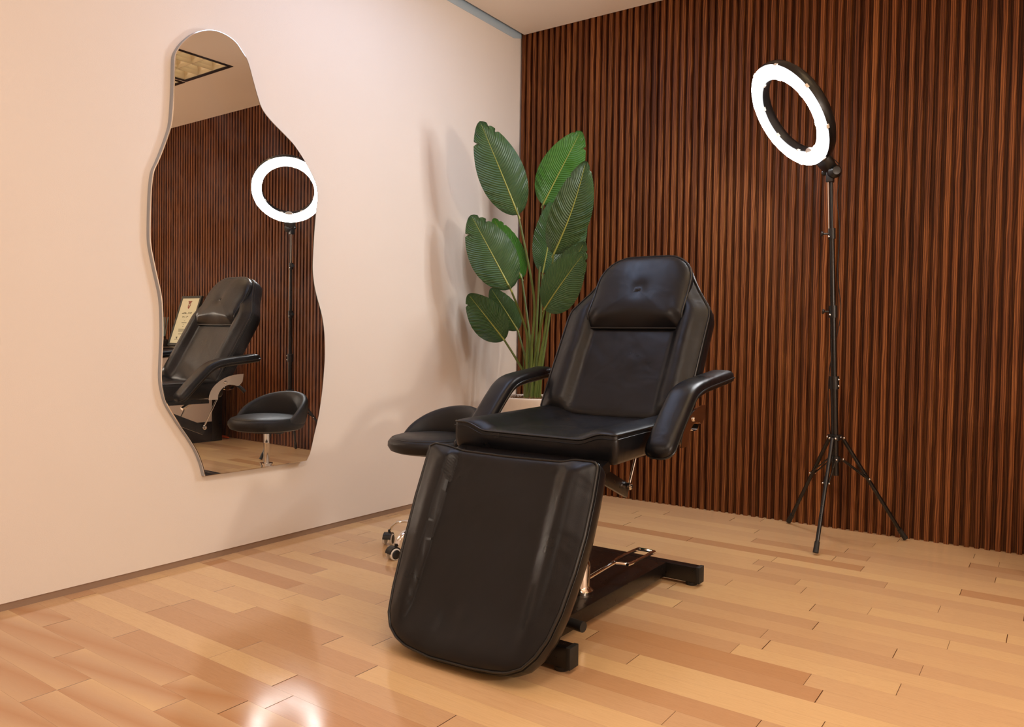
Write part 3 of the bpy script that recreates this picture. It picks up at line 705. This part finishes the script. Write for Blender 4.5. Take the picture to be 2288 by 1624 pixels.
a = MB(); a.lathe([(0.0, 0.07), (0.026, 0.07), (0.026, 0.235), (0.031, 0.237), (0.031, 0.243), (0.016, 0.246), (0.0, 0.246)], SC, 32); a.build('gas_column', M_CHR, stool)
a = MB(); a.tube(catmull([SC + Vector((0.02, 0.03, 0.392)), SC + Vector((0.06, 0.09, 0.386)), SC + Vector((0.075, 0.125, 0.375))], k=4), 0.0045, 8)
a.bbox(SC + Vector((0.082, 0.14, 0.372)), (0.022, 0.05, 0.012), 0.004, Matrix.Rotation(-0.4, 3, 'Z')); a.build('height_lever', M_PLA, stool)
a = MB(); a.lathe([(0.0, 0.066), (0.034, 0.066), (0.038, 0.075), (0.036, 0.100), (0.028, 0.108), (0.0, 0.108)], SC, 32); a.build('hub', M_CHR, stool)
for i in range(5):
    an = math.radians(-166 + 72 * i); d = Vector((math.cos(an), math.sin(an), 0)); s_ = Vector((-d.y, d.x, 0)); RL = 0.195
    prof = [(0.022, 0.088, 0.018, 0.014), (0.07, 0.104, 0.015, 0.010), (0.12, 0.106, 0.014, 0.009), (0.16, 0.098, 0.013, 0.009), (0.184, 0.078, 0.013, 0.010), (0.195, 0.056, 0.012, 0.010)]
    vs = []; n = 12
    for (r, z, wd, th) in prof:
        for k in range(n):
            b = 2 * PI * k / n
            vs.append(SC + d * (r + (0.004 * math.sin(b) if r > 0.2 else 0)) + s_ * wd * math.cos(b) + Vector((0, 0, z + th * math.sin(b) * (0.5 if r > 0.2 else 0.6))))
    a = MB(); a.add(vs, [(j * n + k, j * n + (k + 1) % n, (j + 1) * n + (k + 1) % n, (j + 1) * n + k) for j in range(len(prof) - 1) for k in range(n)] + [list(range(n)), [(len(prof) - 1) * n + k for k in range(n)]])
    a.build('base_leg', M_CHR, stool, sharp=60)
    cp = SC + d * 0.198; sw = math.radians([100, -10, 10, 80, -20][i]) + an; wd_ = Vector((math.cos(sw), math.sin(sw), 0)); ax = Vector((-wd_.y, wd_.x, 0)); wc = cp + wd_ * 0.012
    h = MB(); h.tube([cp + Vector((0, 0, 0.040)), cp + Vector((0, 0, 0.062))], 0.006, 10)
    hv = []; m_ = 14
    for sx in (-0.0175, 0.0175):
        hv.append(wc + ax * sx + Vector((0, 0, 0.024)))
        for k in range(m_ + 1):
            b = math.radians(5 + 180 * k / m_); hv.append(wc + ax * sx + wd_ * 0.0275 * math.cos(b) + Vector((0, 0, 0.026 + 0.0275 * math.sin(b))))
    q = m_ + 2; h.add(hv, [list(range(q))[::-1], list(range(q, 2 * q))] + [(k, (k + 1) % q, q + (k + 1) % q, q + k) for k in range(q)])
    cas = h.build('caster', M_PLA, stool, sharp=40)
    for sx in (-1, 1):
        c0 = wc + ax * sx * 0.0085 + Vector((0, 0, 0.024))
        wl = MB(); wl.lathe([(0.0, 0.0), (0.019, 0.0), (0.0235, 0.002), (0.0235, 0.009), (0.0205, 0.0125)], c0, 26, ax * sx); wl.build('wheel_rim', M_WHT, cas)
        wl = MB(); wl.lathe([(0.0202, 0.0118), (0.015, 0.0142), (0.0, 0.0148)], c0, 26, ax * sx); wl.build('wheel_cap', M_PLA, cas)

# ------------------------------------------------------------------ ring light on its stand
RC = Vector((1.716, 3.441, 1.843)); RN = Vector((-0.627, -0.536, -0.565)).normalized()
RD = (Vector((0, 0, -1)) - RN * (-RN.z)).normalized(); RS = RN.cross(RD)
ring = thing('ring_light', (1.91, 3.62, 0.0), 'lit white ring light on a black tripod stand before the walnut slats', 'ring light')
def ringprof(prof, n=96):
    """closed profile (radius, offset along the facing normal)"""
    vs = []; m_ = len(prof)
    for k in range(n):
        a = 2 * PI * k / n; dr = RD * math.cos(a) + RS * math.sin(a)
        for (r, h) in prof: vs.append(RC + dr * r + RN * h)
    fs = [(k * m_ + i, k * m_ + (i + 1) % m_, ((k + 1) % n) * m_ + (i + 1) % m_, ((k + 1) % n) * m_ + i) for k in range(n) for i in range(m_)]
    return vs, fs
a = MB(); a.add(*ringprof([(0.233, -0.003), (0.238, -0.004), (0.242, -0.018), (0.238, -0.040), (0.225, -0.052), (0.188, -0.054), (0.175, -0.046), (0.169, -0.030), (0.170, -0.006), (0.175, -0.003)])); hs = a.build('ring_housing', M_PLA, ring, sharp=50)
M_RING = m_emit('ring_diffuser_glow', (0.96, 0.975, 1.0), 62.0)
a = MB(); a.add(*ringprof([(0.2345, -0.0025), (0.2355, 0.002), (0.229, 0.0055), (0.204, 0.0075), (0.180, 0.0055), (0.1735, 0.002), (0.1745, -0.0025)])); a.build('diffuser', M_RING, ring, sharp=60)
for i in range(8):
    for (r, s_) in ((0.2375, 1), (0.1715, -1)):
        an = 2 * PI * (i + 0.35) / 8; dr = RD * math.cos(an) + RS * math.sin(an); ts = RN.cross(dr)
        R_ = Matrix((dr, ts, RN)).transposed(); c_ = MB(); c_.bbox(RC + dr * (r + s_ * 0.0015) - RN * 0.004, (0.004, 0.018, 0.013), 0.001, R_); c_.build('clip', M_WHT, ring)
a = MB(); R_ = Matrix((RD, RS, RN)).transposed()
vs = []; 
for hh in (-0.006, 0.004):
    vs.append(RC + RD * 0.178 + RN * hh)
    for k in range(13): b = PI * k / 12; vs.append(RC + RD * (0.176 - 0.018 * math.sin(b)) + RS * 0.026 * math.cos(b) + RN * hh)
a.add(vs, [list(range(14)), list(range(14, 28))[::-1]] + [(k, (k + 1) % 14, 14 + (k + 1) % 14, 14 + k) for k in range(14)]); a.build('phone_mount_tab', M_WHT, ring, smooth=False)
# hinge block between ring and pole
top = Vector((1.864, 3.583, 1.585))
jn = RC + RD * 0.238 - RN * 0.030
a = MB(); pts = [RC + RD * 0.222 - RN * 0.030, jn + RD * 0.02 - RN * 0.006, top + Vector((-0.004, -0.004, 0.045))]
wds = [0.042, 0.042, 0.030]; vs = []
for p, wd in zip(pts, wds):
    for k in range(12):
        b = 2 * PI * k / 12; vs.append(p + RS * wd * math.copysign(abs(math.cos(b)) ** 0.6, math.cos(b)) + RN * 0.025 * math.copysign(abs(math.sin(b)) ** 0.6, math.sin(b)))
a.add(vs, [(j * 12 + k, j * 12 + (k + 1) % 12, (j + 1) * 12 + (k + 1) % 12, (j + 1) * 12 + k) for j in range(2) for k in range(12)] + [list(range(12)), [24 + k for k in range(12)]]); a.build('hinge_arm', M_PLA, ring, sharp=50)
a = MB(); a.lathe([(0.0, -0.024), (0.018, -0.024), (0.027, -0.014), (0.029, 0.016), (0.017, 0.032), (0.0, 0.034)], top + Vector((0.012, -0.008, 0.030)), 24, Vector((0.55, -0.83, 0.0))); a.build('tilt_knob', M_PLA, ring)
a = MB(); a.bbox(top + Vector((-0.004, 0.0, 0.014)), (0.030, 0.034, 0.052), 0.004); a.build('hinge_socket', M_PLA, ring)
a = MB(); a.sphere(top + Vector((-0.030, 0.006, 0.034)), 0.013, 8, (1, 0.8, 1)); a.build('lock_knob', M_PLA, ring)
P_b = Vector((1.915, 3.622, 0.10)); P_t = top
pt = lambda z: P_b.lerp(P_t, (z - P_b.z) / (P_t.z - P_b.z))
for (z0, z1, r) in ((0.30, 0.712, 0.0155), (0.70, 1.02, 0.0130), (1.01, 1.36, 0.0110), (1.35, 1.575, 0.0075)):
    a = MB(); a.tube([pt(z0), pt(z1)], r, 16); a.build('pole', M_BLK if z0 < 1.3 else M_PLA, ring)
a = MB(); a.tube([pt(1.35) + Vector((-0.010, -0.008, 0)), pt(1.575) + Vector((-0.010, -0.008, 0))], 0.0028, 8); a.build('thin_rod', M_STEEL, ring)
for (z, r, h, sd) in ((0.706, 0.021, 0.055, 1), (1.015, 0.018, 0.052, -1), (1.352, 0.0155, 0.045, -1)):
    a = MB(); a.tube([pt(z - h / 2), pt(z + h / 2)], r, 20); cl = a.build('collar', M_PLA, ring)
    q = pt(z)
    if sd < 0:
        b = MB(); b.tube([q + Vector((-0.012, -0.004, 0)), q + Vector((-0.036, -0.012, 0.0))], 0.004, 8); b.lathe([(0.0, 0.0), (0.008, 0.0), (0.011, 0.003), (0.011, 0.009), (0.0, 0.011)], q + Vector((-0.033, -0.011, 0.0)), 14, Vector((-0.94, -0.32, 0.1))); b.build('clamp_knob', M_PLA, cl)
    for dz in ((0.014, -0.014) if sd > 0 else (-0.014,)):
        b = MB(); b.sphere(q + Vector((0.022 if sd > 0 else -0.008, -0.010 if sd > 0 else -0.018, dz)), 0.0048, 6); b.build('screw', M_CHR, cl)
hub1 = pt(0.465); hub2 = pt(0.372)
a = MB(); a.lathe([(0.017, -0.012), (0.024, -0.010), (0.024, 0.008), (0.030, 0.009), (0.030, 0.013), (0.016, 0.014)], hub1, 24); a.build('upper_hub', M_PLA, ring)
a = MB(); a.lathe([(0.0, -0.014), (0.022, -0.012), (0.022, 0.012), (0.0, 0.014)], hub2, 24); a.build('lower_hub', M_PLA, ring)
feet = [Vector((1.893, 3.366, 0.006)), Vector((2.158, 3.868, 0.006)), Vector((1.645, 3.872, 0.006))]
for ft in feet:
    d = Vector((ft.x - hub1.x, ft.y - hub1.y, 0)).normalized(); s_ = Vector((-d.y, d.x, 0))
    p0 = hub1 + d * 0.036; a = MB(); p1 = p0.lerp(ft, 0.93)
    a.tube([p0, p1], 0.0085, 12); leg = a.build('leg', M_BLK, ring)
    b = MB(); b.tube([p0.lerp(ft, 0.90), ft + Vector((0, 0, 0.004))], [0.0105, 0.0115], 14); b.build('foot_cap', M_RUB, leg)
    q0 = hub2 + d * 0.030; q1 = p0.lerp(ft, 0.40)
    for sgn in (-1, 1):
        b = MB(); u_ = s_ * sgn * 0.0105; dd = (q1 - q0); b.tube([q0 + u_, q1 + u_], 0.0035, 6); br_ = b.build('brace', M_BLK, ring)
        for (pp_, rr_) in ((q0 + u_ * 1.25, 0.0048), (q1 + u_ * 1.25, 0.0045), (p0 + s_ * sgn * 0.0125, 0.0052)):
            b = MB(); b.sphere(pp_, rr_, 6); b.build('rivet', M_CHR, br_)
cb_ = [RC + RD * 0.225 - RN * 0.056, top + Vector((0.030, 0.012, 0.06)), top + Vector((0.030, 0.008, -0.02)), pt(1.50) + Vector((0.022, 0.006, 0)), pt(1.36) + Vector((0.030, 0.010, 0)), pt(1.18) + Vector((0.018, 0.012, 0)), pt(1.0) + Vector((0.028, 0.015, 0)), pt(0.75) + Vector((-0.022, 0.012, 0)), pt(0.5) + Vector((-0.024, 0.014, 0)), pt(0.40) + Vector((-0.005, 0.04, 0))]
a = MB(); a.tube(catmull(cb_, k=6), 0.0020, 7); a.build('power_cable', M_RUB, ring)

# ------------------------------------------------------------------ potted plant
PC = Vector((0.44, 3.45, 0.0))
plant = thing('potted_plant', PC, 'tall bird-of-paradise plant with broad green leaves in a white pot, in the corner', 'plant')
a = MB(); a.lathe([(0.0, 0.0), (0.118, 0.0), (0.126, 0.006), (0.172, 0.545), (0.181, 0.562), (0.181, 0.572), (0.176, 0.575), (0.170, 0.572), (0.164, 0.53), (0.0, 0.53)], PC, 72); a.build('pot', M_POT, plant, sharp=50)
M_MOSS = NT('dry_moss'); tc = M_MOSS.n('ShaderNodeTexCoord').outputs['Object']
M_MOSS.l(M_MOSS.ramp(M_MOSS.noise(tc, 60, 4), [(0.3, (0.05, 0.022, 0.007)), (0.7, (0.26, 0.13, 0.045))]), M_MOSS.b.inputs['Base Color']); M_MOSS.set(Roughness=0.85)
a = MB(); rm = random.Random(5)
a.lathe([(0.167, 0.545), (0.12, 0.560), (0.06, 0.566), (0.0, 0.568)], PC, 36)
for i in range(420):
    an = rm.random() * 2 * PI; r = 0.160 * math.sqrt(rm.random()); p = PC + Vector((r * math.cos(an), r * math.sin(an), 0.556 + 0.008 * (1 - r / 0.16)))
    d1 = Vector((rm.gauss(0, 1), rm.gauss(0, 1), rm.random() * 0.9)).normalized() * 0.014; d2 = Vector((rm.gauss(0, 1), rm.gauss(0, 1), rm.random() * 0.8)).normalized() * 0.012
    a.tube([p, p + d1, p + d1 + d2], [0.0022, 0.0018, 0.0008], 4)
mo = a.build('moss', M_MOSS.m, plant); mo['kind'] = 'stuff'

def leaf(tip, base, halfw, face, mat=M_LEAF, curl=0.04, fold=0.25, notches=(), stem_from=None, stem_mid=None, bend=0.0):
    tip = Vector(tip); base = Vector(base); ax = tip - base; L = ax.length; T = ax.normalized()
    Nn = Vector(face); Nn = (Nn - T * Nn.dot(T)).normalized(); S = T.cross(Nn)
    nv, nu = 90, 20; vs = []; uv = []
    def hw(t_):
        x = max(0.0, min(1.0, t_)); f = (math.sin(PI * x ** 0.80)) ** 0.62 if 0 < x < 1 else 0.0
        f *= 1.0 - 0.10 * x
        return halfw * f
    def centre(t_): return base + ax * t_ + Nn * (curl * L * (-4 * (t_ - 0.45) ** 2 + 0.8)) + S * bend * math.sin(PI * t_) * L
    for i in range(nv + 1):
        t_ = i / nv; c_ = centre(t_)
        for j in range(-nu, nu + 1):
            u = j / nu; wv_ = hw(t_)
            for (nt, ns, nd_, nw) in notches:
                if (ns > 0) == (u > 0) and abs(u) > 0: 
                    dd = abs(t_ - nt - 0.10 * (1 - abs(u)) * -1)
                    if dd < nw: wv_ *= 1 - nd_ * (1 - dd / nw) * abs(u) ** 3
            lift = fold * abs(u) * wv_ * (1 - 0.9 * abs(u)) * 1.0 - 0.10 * abs(u) ** 2 * wv_
            rip = 0.0030 * math.sin(t_ * 62 - abs(u) ** 1.6 * 7.0) * sstep(0.15, 0.9, abs(u)) * (0.4 + 0.6 * math.sin(t_ * 9 + halfw * 100))
            sweep = 0.10 * wv_ * abs(u) ** 1.5
            vs.append(c_ + S * u * wv_ + Nn * (lift + rip) + T * sweep); uv.append((u, t_))
    M_ = 2 * nu + 1
    fs = [(i * M_ + j, i * M_ + j + 1, (i + 1) * M_ + j + 1, (i + 1) * M_ + j) for i in range(nv) for j in range(M_ - 1)]
    me = bpy.data.meshes.new('leaf'); me.from_pydata([tuple(v - PC) for v in vs], [], fs); me.update()
    ul = me.uv_layers.new(name='leaf')
    for p in me.polygons:
        for li in p.loop_indices: ul.data[li].uv = uv[me.loops[li].vertex_index]
    o = link('leaf', me, mat, plant, True)
    mb = MB(); mb.tube([centre(i / 24) + Nn * 0.0005 for i in range(-1, 24)], [0.0048 * (1 - 0.86 * i / 24) for i in range(25)], 8); mb.build('midrib', M_RIB, o)
    if stem_from is not None:
        st = MB(); s0 = Vector(stem_from); md = Vector(stem_mid) if stem_mid else (s0 + base) / 2 + Vector((0, 0, 0.08))
        P = catmull([s0, s0.lerp(md, 0.5) + Vector((0, 0, 0.02)), md, base, centre(0.04)], k=6)
        st.tube(P, [0.0085 - 0.0045 * i / (len(P) - 1) for i in range(len(P))], 8); st.build('stem', M_STEM, plant)
K = (0.62, -0.75, 0.05)
g0 = lambda dx, dy: (0.405 + dx, 3.45 + dy, 0.56)
NT1 = [(0.93, 1, 0.55, 0.022), (0.84, 1, 0.35, 0.02), (0.80, -1, 0.55, 0.015)]
leaf((0.297, 3.13, 1.957), (0.441, 3.27, 1.50), 0.122, (0.60, -0.78, 0.0), M_LEAF, 0.03, 0.22, NT1, g0(0.02, -0.02), (0.47, 3.38, 1.10))
leaf((0.233, 3.15, 1.500), (0.401, 3.27, 1.128), 0.126, (0.55, -0.80, 0.2), M_LEAF, 0.02, 0.2, NT1, g0(0.0, -0.02), (0.425, 3.38, 0.92))
leaf((0.183, 3.20, 1.103), (0.310, 3.35, 0.868), 0.099, (0.5, -0.80, 0.3), M_LEAF, 0.02, 0.2, [(0.86, -1, 0.45, 0.02)], g0(-0.02, 0.0), (0.375, 3.42, 0.72))
leaf((0.178, 3.42, 1.524), (0.313, 3.50, 1.201), 0.085, (0.7, -0.65, 0.1), M_LEAFB, 0.02, 0.2, NT1, g0(-0.01, 0.03), (0.38, 3.48, 0.9))
leaf((0.195, 3.38, 1.145), (0.325, 3.45, 0.921), 0.075, (0.65, -0.7, 0.2), M_LEAF, 0.02, 0.2, [], g0(-0.02, 0.02), (0.375, 3.46, 0.76))
leaf((0.594, 3.62, 1.977), (0.389, 3.58, 1.600), 0.120, (0.55, -0.82, 0.1), M_LEAFB, 0.02, 0.2, [(0.82, 1, 0.3, 0.02), (0.95, -1, 0.4, 0.02)], g0(0.0, 0.04), (0.40, 3.53, 1.1))
leaf((0.809, 3.30, 1.731), (0.586, 3.38, 1.306), 0.106, (0.50, -0.86, 0.05), M_LEAF, 0.03, 0.18, [(0.93, 1, 0.35, 0.02), (0.80, -1, 0.2, 0.02)], g0(0.045, -0.02), (0.52, 3.42, 0.95), bend=0.03)
leaf((0.448, 3.62, 1.643), (0.406, 3.56, 1.231), 0.095, (0.85, -0.5, 0.1), M_LEAF, 0.02, 0.2, [], g0(0.01, 0.02), (0.42, 3.52, 0.9))
leaf((0.848, 3.22, 1.280), (0.548, 3.36, 1.026), 0.114, (0.42, -0.85, 0.25), M_LEAF, 0.03, 0.18, [(0.80, 1, 0.15, 0.02)], g0(0.03, -0.03), (0.46, 3.42, 0.80))
leaf((0.775, 3.36, 1.355), (0.515, 3.45, 1.034), 0.098, (0.5, -0.8, 0.3), M_LEAF, 0.02, 0.2, [(0.9, 1, 0.5, 0.02), (0.8, 1, 0.4, 0.02), (0.9, -1, 0.5, 0.02)], g0(0.04, 0.01), (0.47, 3.47, 0.82))
leaf((0.60, 3.66, 1.56), (0.450, 3.62, 1.22), 0.085, (0.5, -0.8, 0.2), M_LEAF, 0.02, 0.2, [], g0(0.03, 0.04), (0.44, 3.56, 0.9))
for (dx, dy, z1, lx, ly) in ((-0.012, 0.0, 0.93, 0.0, 0.0), (0.008, -0.01, 0.90, 0.004, 0), (0.05, 0.02, 0.86, 0.02, 0.0), (-0.03, 0.01, 0.80, -0.02, 0.0)):
    st = MB(); s0 = Vector(g0(dx, dy)); st.tube([s0, s0 + Vector((lx * .5, ly, (z1 - 0.56) * .5)), s0 + Vector((lx, ly, z1 - 0.56))], [0.010, 0.007, 0.0012], 8); st.build('stem', M_STEM, plant)
st = MB(); st.lathe([(0.0, 0.545), (0.034, 0.548), (0.030, 0.60), (0.020, 0.68), (0.010, 0.74), (0.0, 0.76)], (0.405, 3.45, 0), 20); st.build('stem', M_STEM, plant)

# ------------------------------------------------------------------ desk, certificate, diffuser, cord: seen only in the mirror
desk = thing('side_desk', (3.45, 3.62, 0.0), 'black-topped desk with white side panel by the slatted wall, seen in the mirror', 'desk')
M_DW = simple('white_panel', (0.74, 0.66, 0.56), 0.5)
a = MB(); a.bbox((3.50, 3.53, 0.735), (1.10, 0.73, 0.03), 0.003); a.build('desk_top', M_BLK, desk)
for xx in (2.985, 4.015):
    a = MB(); a.bbox((xx, 3.425, 0.44), (0.028, 0.50, 0.56), 0.002); a.build('side_panel', M_DW, desk)
    a = MB(); a.bbox((xx, 3.72, 0.36), (0.034, 0.09, 0.72), 0.002); a.build('corner_post', M_BLK, desk)
    a = MB(); a.bbox((xx, 3.425, 0.08), (0.034, 0.50, 0.16), 0.002); a.build('plinth', M_BLK, desk)
a = MB(); a.bbox((3.50, 3.72, 0.43), (0.998, 0.02, 0.56), 0.002); a.build('back_panel', M_DW, desk)
a = MB(); a.bbox((3.50, 3.70, 0.075), (0.998, 0.06, 0.15), 0.002); a.build('plinth', M_BLK, desk)

TLc = Vector((3.620, 3.80, 1.178)); BLc = Vector((3.620, 3.665, 0.7575)); Wf = 0.30; Hf = (TLc - BLc).length
TD = (TLc - BLc).normalized(); XD = Vector((-1, 0, 0)); ND = TD.cross(XD) ; ND = ND if ND.y < 0 else -ND
cert = thing('framed_certificate', (3.47, 3.66, 0.750), 'black-framed cream certificate with red crest and script lettering, leaning on the slats', 'certificate')
RC3 = Matrix((XD, TD, XD.cross(TD))).transposed()
fc = lambda u, v, h=0.0: BLc + XD * u + TD * v + ND * h
a = MB(); bw = 0.022
for (u0, u1, v0, v1) in ((0, Wf, 0, bw), (0, Wf, Hf - bw, Hf), (0, bw, bw, Hf - bw), (Wf - bw, Wf, bw, Hf - bw)):
    a.bbox(fc((u0 + u1) / 2, (v0 + v1) / 2, -0.008), (u1 - u0, v1 - v0, 0.022), 0.001, RC3)
a.box(fc(Wf / 2, Hf / 2, -0.017), (Wf, Hf, 0.003), RC3); a.build('frame', simple('dark_green_frame', (0.012, 0.016, 0.012), 0.35), cert, smooth=False)
M_PAPER = simple('cream_paper', (0.62, 0.60, 0.42), 0.45); M_INK = simple('black_ink', (0.015, 0.013, 0.01), 0.6); M_RED = simple('dull_red_ink', (0.22, 0.05, 0.03), 0.6); M_GRY = simple('photo_grey', (0.16, 0.145, 0.15), 0.5)
a = MB(); a.add([fc(bw, bw), fc(Wf - bw, bw), fc(Wf - bw, Hf - bw), fc(bw, Hf - bw)], [(0, 1, 2, 3)]); pap = a.build('paper', M_PAPER, cert, smooth=False)
cxp = Wf / 2
def marks(name, rects, mat, h=0.0006):
    a = MB()
    for (uc, vc, wu, wv_) in rects: a.box(fc(uc, vc, h), (wu, wv_, 0.0005), RC3)
    a.build(name, mat, pap, smooth=False)
# crest: shield with ribbon; seal at the foot
a = MB(); sh = [(-0.020, 0.030), (0.020, 0.030), (0.018, 0.012), (0.020, 0.0), (0.013, -0.020), (0.0, -0.034), (-0.013, -0.020), (-0.020, 0.0), (-0.018, 0.012)]
a.add([fc(cxp + p[0], Hf - 0.085 + p[1], 0.0007) for p in sh], [list(range(9))]); a.box(fc(cxp, Hf - 0.050, 0.0008), (0.056, 0.007, 0.0005), RC3); a.build('crest', M_RED, pap, smooth=False)
marks('crest_detail', [(cxp, Hf - 0.085, 0.010, 0.022), (cxp - 0.012, Hf - 0.075, 0.004, 0.018), (cxp + 0.012, Hf - 0.075, 0.004, 0.018)], M_PAPER, 0.0012)
rk = random.Random(21)
def script(vc, u0, u1, amp, name):
    P = []; u = u0
    while u < u1:
        P.append(fc(u, vc + rk.uniform(-amp, amp), 0.001)); u += rk.uniform(0.003, 0.007)
    a = MB(); a.tube(catmull(P, k=3), 0.0011, 4); a.build(name, M_INK, pap)
script(Hf - 0.155, cxp - 0.075, cxp + 0.005, 0.007, 'lettering'); script(Hf - 0.155, cxp + 0.015, cxp + 0.075, 0.009, 'lettering'); script(Hf - 0.187, cxp - 0.05, cxp - 0.015, 0.009, 'lettering'); script(Hf - 0.187, cxp - 0.005, cxp + 0.035, 0.007, 'lettering')
marks('lettering', [(cxp, Hf - 0.222, 0.016, 0.002), (cxp, Hf - 0.240, 0.075, 0.004), (cxp, Hf - 0.256, 0.018, 0.002), (cxp, Hf - 0.274, 0.016, 0.004)] + [(cxp, Hf - 0.296 - 0.006 * i, 0.115 - 0.006 * i, 0.002) for i in range(5)] + [(cxp, Hf - 0.336 - 0.006 * i, 0.08, 0.002) for i in range(2)] + [(cxp - 0.045, Hf - 0.388, 0.055, 0.0022), (cxp + 0.035, Hf - 0.388, 0.065, 0.0022)], M_INK)
script(Hf - 0.374, cxp - 0.060, cxp - 0.030, 0.012, 'signature'); script(Hf - 0.374, cxp + 0.02, cxp + 0.045, 0.010, 'signature')
a = MB(); a.lathe([(0.0, 0.0), (0.012, 0.0), (0.016, 0.0004), (0.0, 0.0008)], fc(cxp, Hf - 0.425, 0.0004), 16, ND); a.box(fc(cxp + 0.01, Hf - 0.418, 0.0012), (0.03, 0.006, 0.0005), RC3); a.build('seal', M_RED, pap)
a = MB(); vs = [fc(Wf - 0.058 + 0.024 * math.cos(2 * PI * k / 24), Hf - 0.24 + 0.038 * math.sin(2 * PI * k / 24), 0.0008) for k in range(24)]; a.add(vs, [list(range(24))]); a.build('portrait_medallion', M_GRY, pap, smooth=False)
marks('medallion_face', [(Wf - 0.058, Hf - 0.235, 0.020, 0.028), (Wf - 0.058, Hf - 0.262, 0.030, 0.010)], simple('pale_portrait', (0.38, 0.33, 0.30), 0.5), 0.0013)

reed = thing('reed_diffuser', (3.665, 3.66, 0.750), 'small dark reed diffuser with blue-green sticks beside the certificate', 'diffuser')
a = MB(); a.lathe([(0.0, 0.0), (0.030, 0.0), (0.033, 0.006), (0.033, 0.05), (0.018, 0.062), (0.013, 0.068), (0.013, 0.085), (0.0, 0.085)], (3.665, 3.66, 0.7502), 24); a.build('bottle', simple('dark_brown_glass', (0.03, 0.014, 0.006), 0.15), reed)
M_REED = simple('teal_reed', (0.14, 0.26, 0.26), 0.6)
for (dx, dy) in ((-0.045, -0.01), (-0.035, 0.015), (-0.052, 0.008), (0.012, 0.0), (0.02, 0.012), (0.004, -0.012)):
    a = MB(); a.tube([(3.665, 3.66, 0.79), (3.665 + dx, 3.66 + dy, 0.995)], 0.0016, 6); a.build('reed', M_REED, reed)

a = MB(); P = [(3.62, 3.80, 0.008), (3.45, 3.84, 0.010), (3.30, 3.86, 0.030), (3.22, 3.85, 0.022), (3.12, 3.84, 0.008), (3.03, 3.855, 0.007), (3.05, 3.875, 0.007), (3.16, 3.872, 0.012), (3.26, 3.868, 0.008), (3.30, 3.850, 0.007), (3.22, 3.835, 0.014), (3.08, 3.838, 0.014), (3.02, 3.860, 0.007), (3.10, 3.880, 0.012), (3.24, 3.880, 0.007), (3.40, 3.875, 0.007)]
cord = a.tube(catmull(P, k=6), 0.0048, 8).build('extension_cord', simple('orange_cord', (0.75, 0.09, 0.01), 0.4)); tag(cord, 'orange extension cord coiled on the floor by the desk, seen in the mirror', 'cord')

for o in list(bpy.data.objects):
    if o.name.startswith('wall_back.001'): o['kind'] = 'structure'
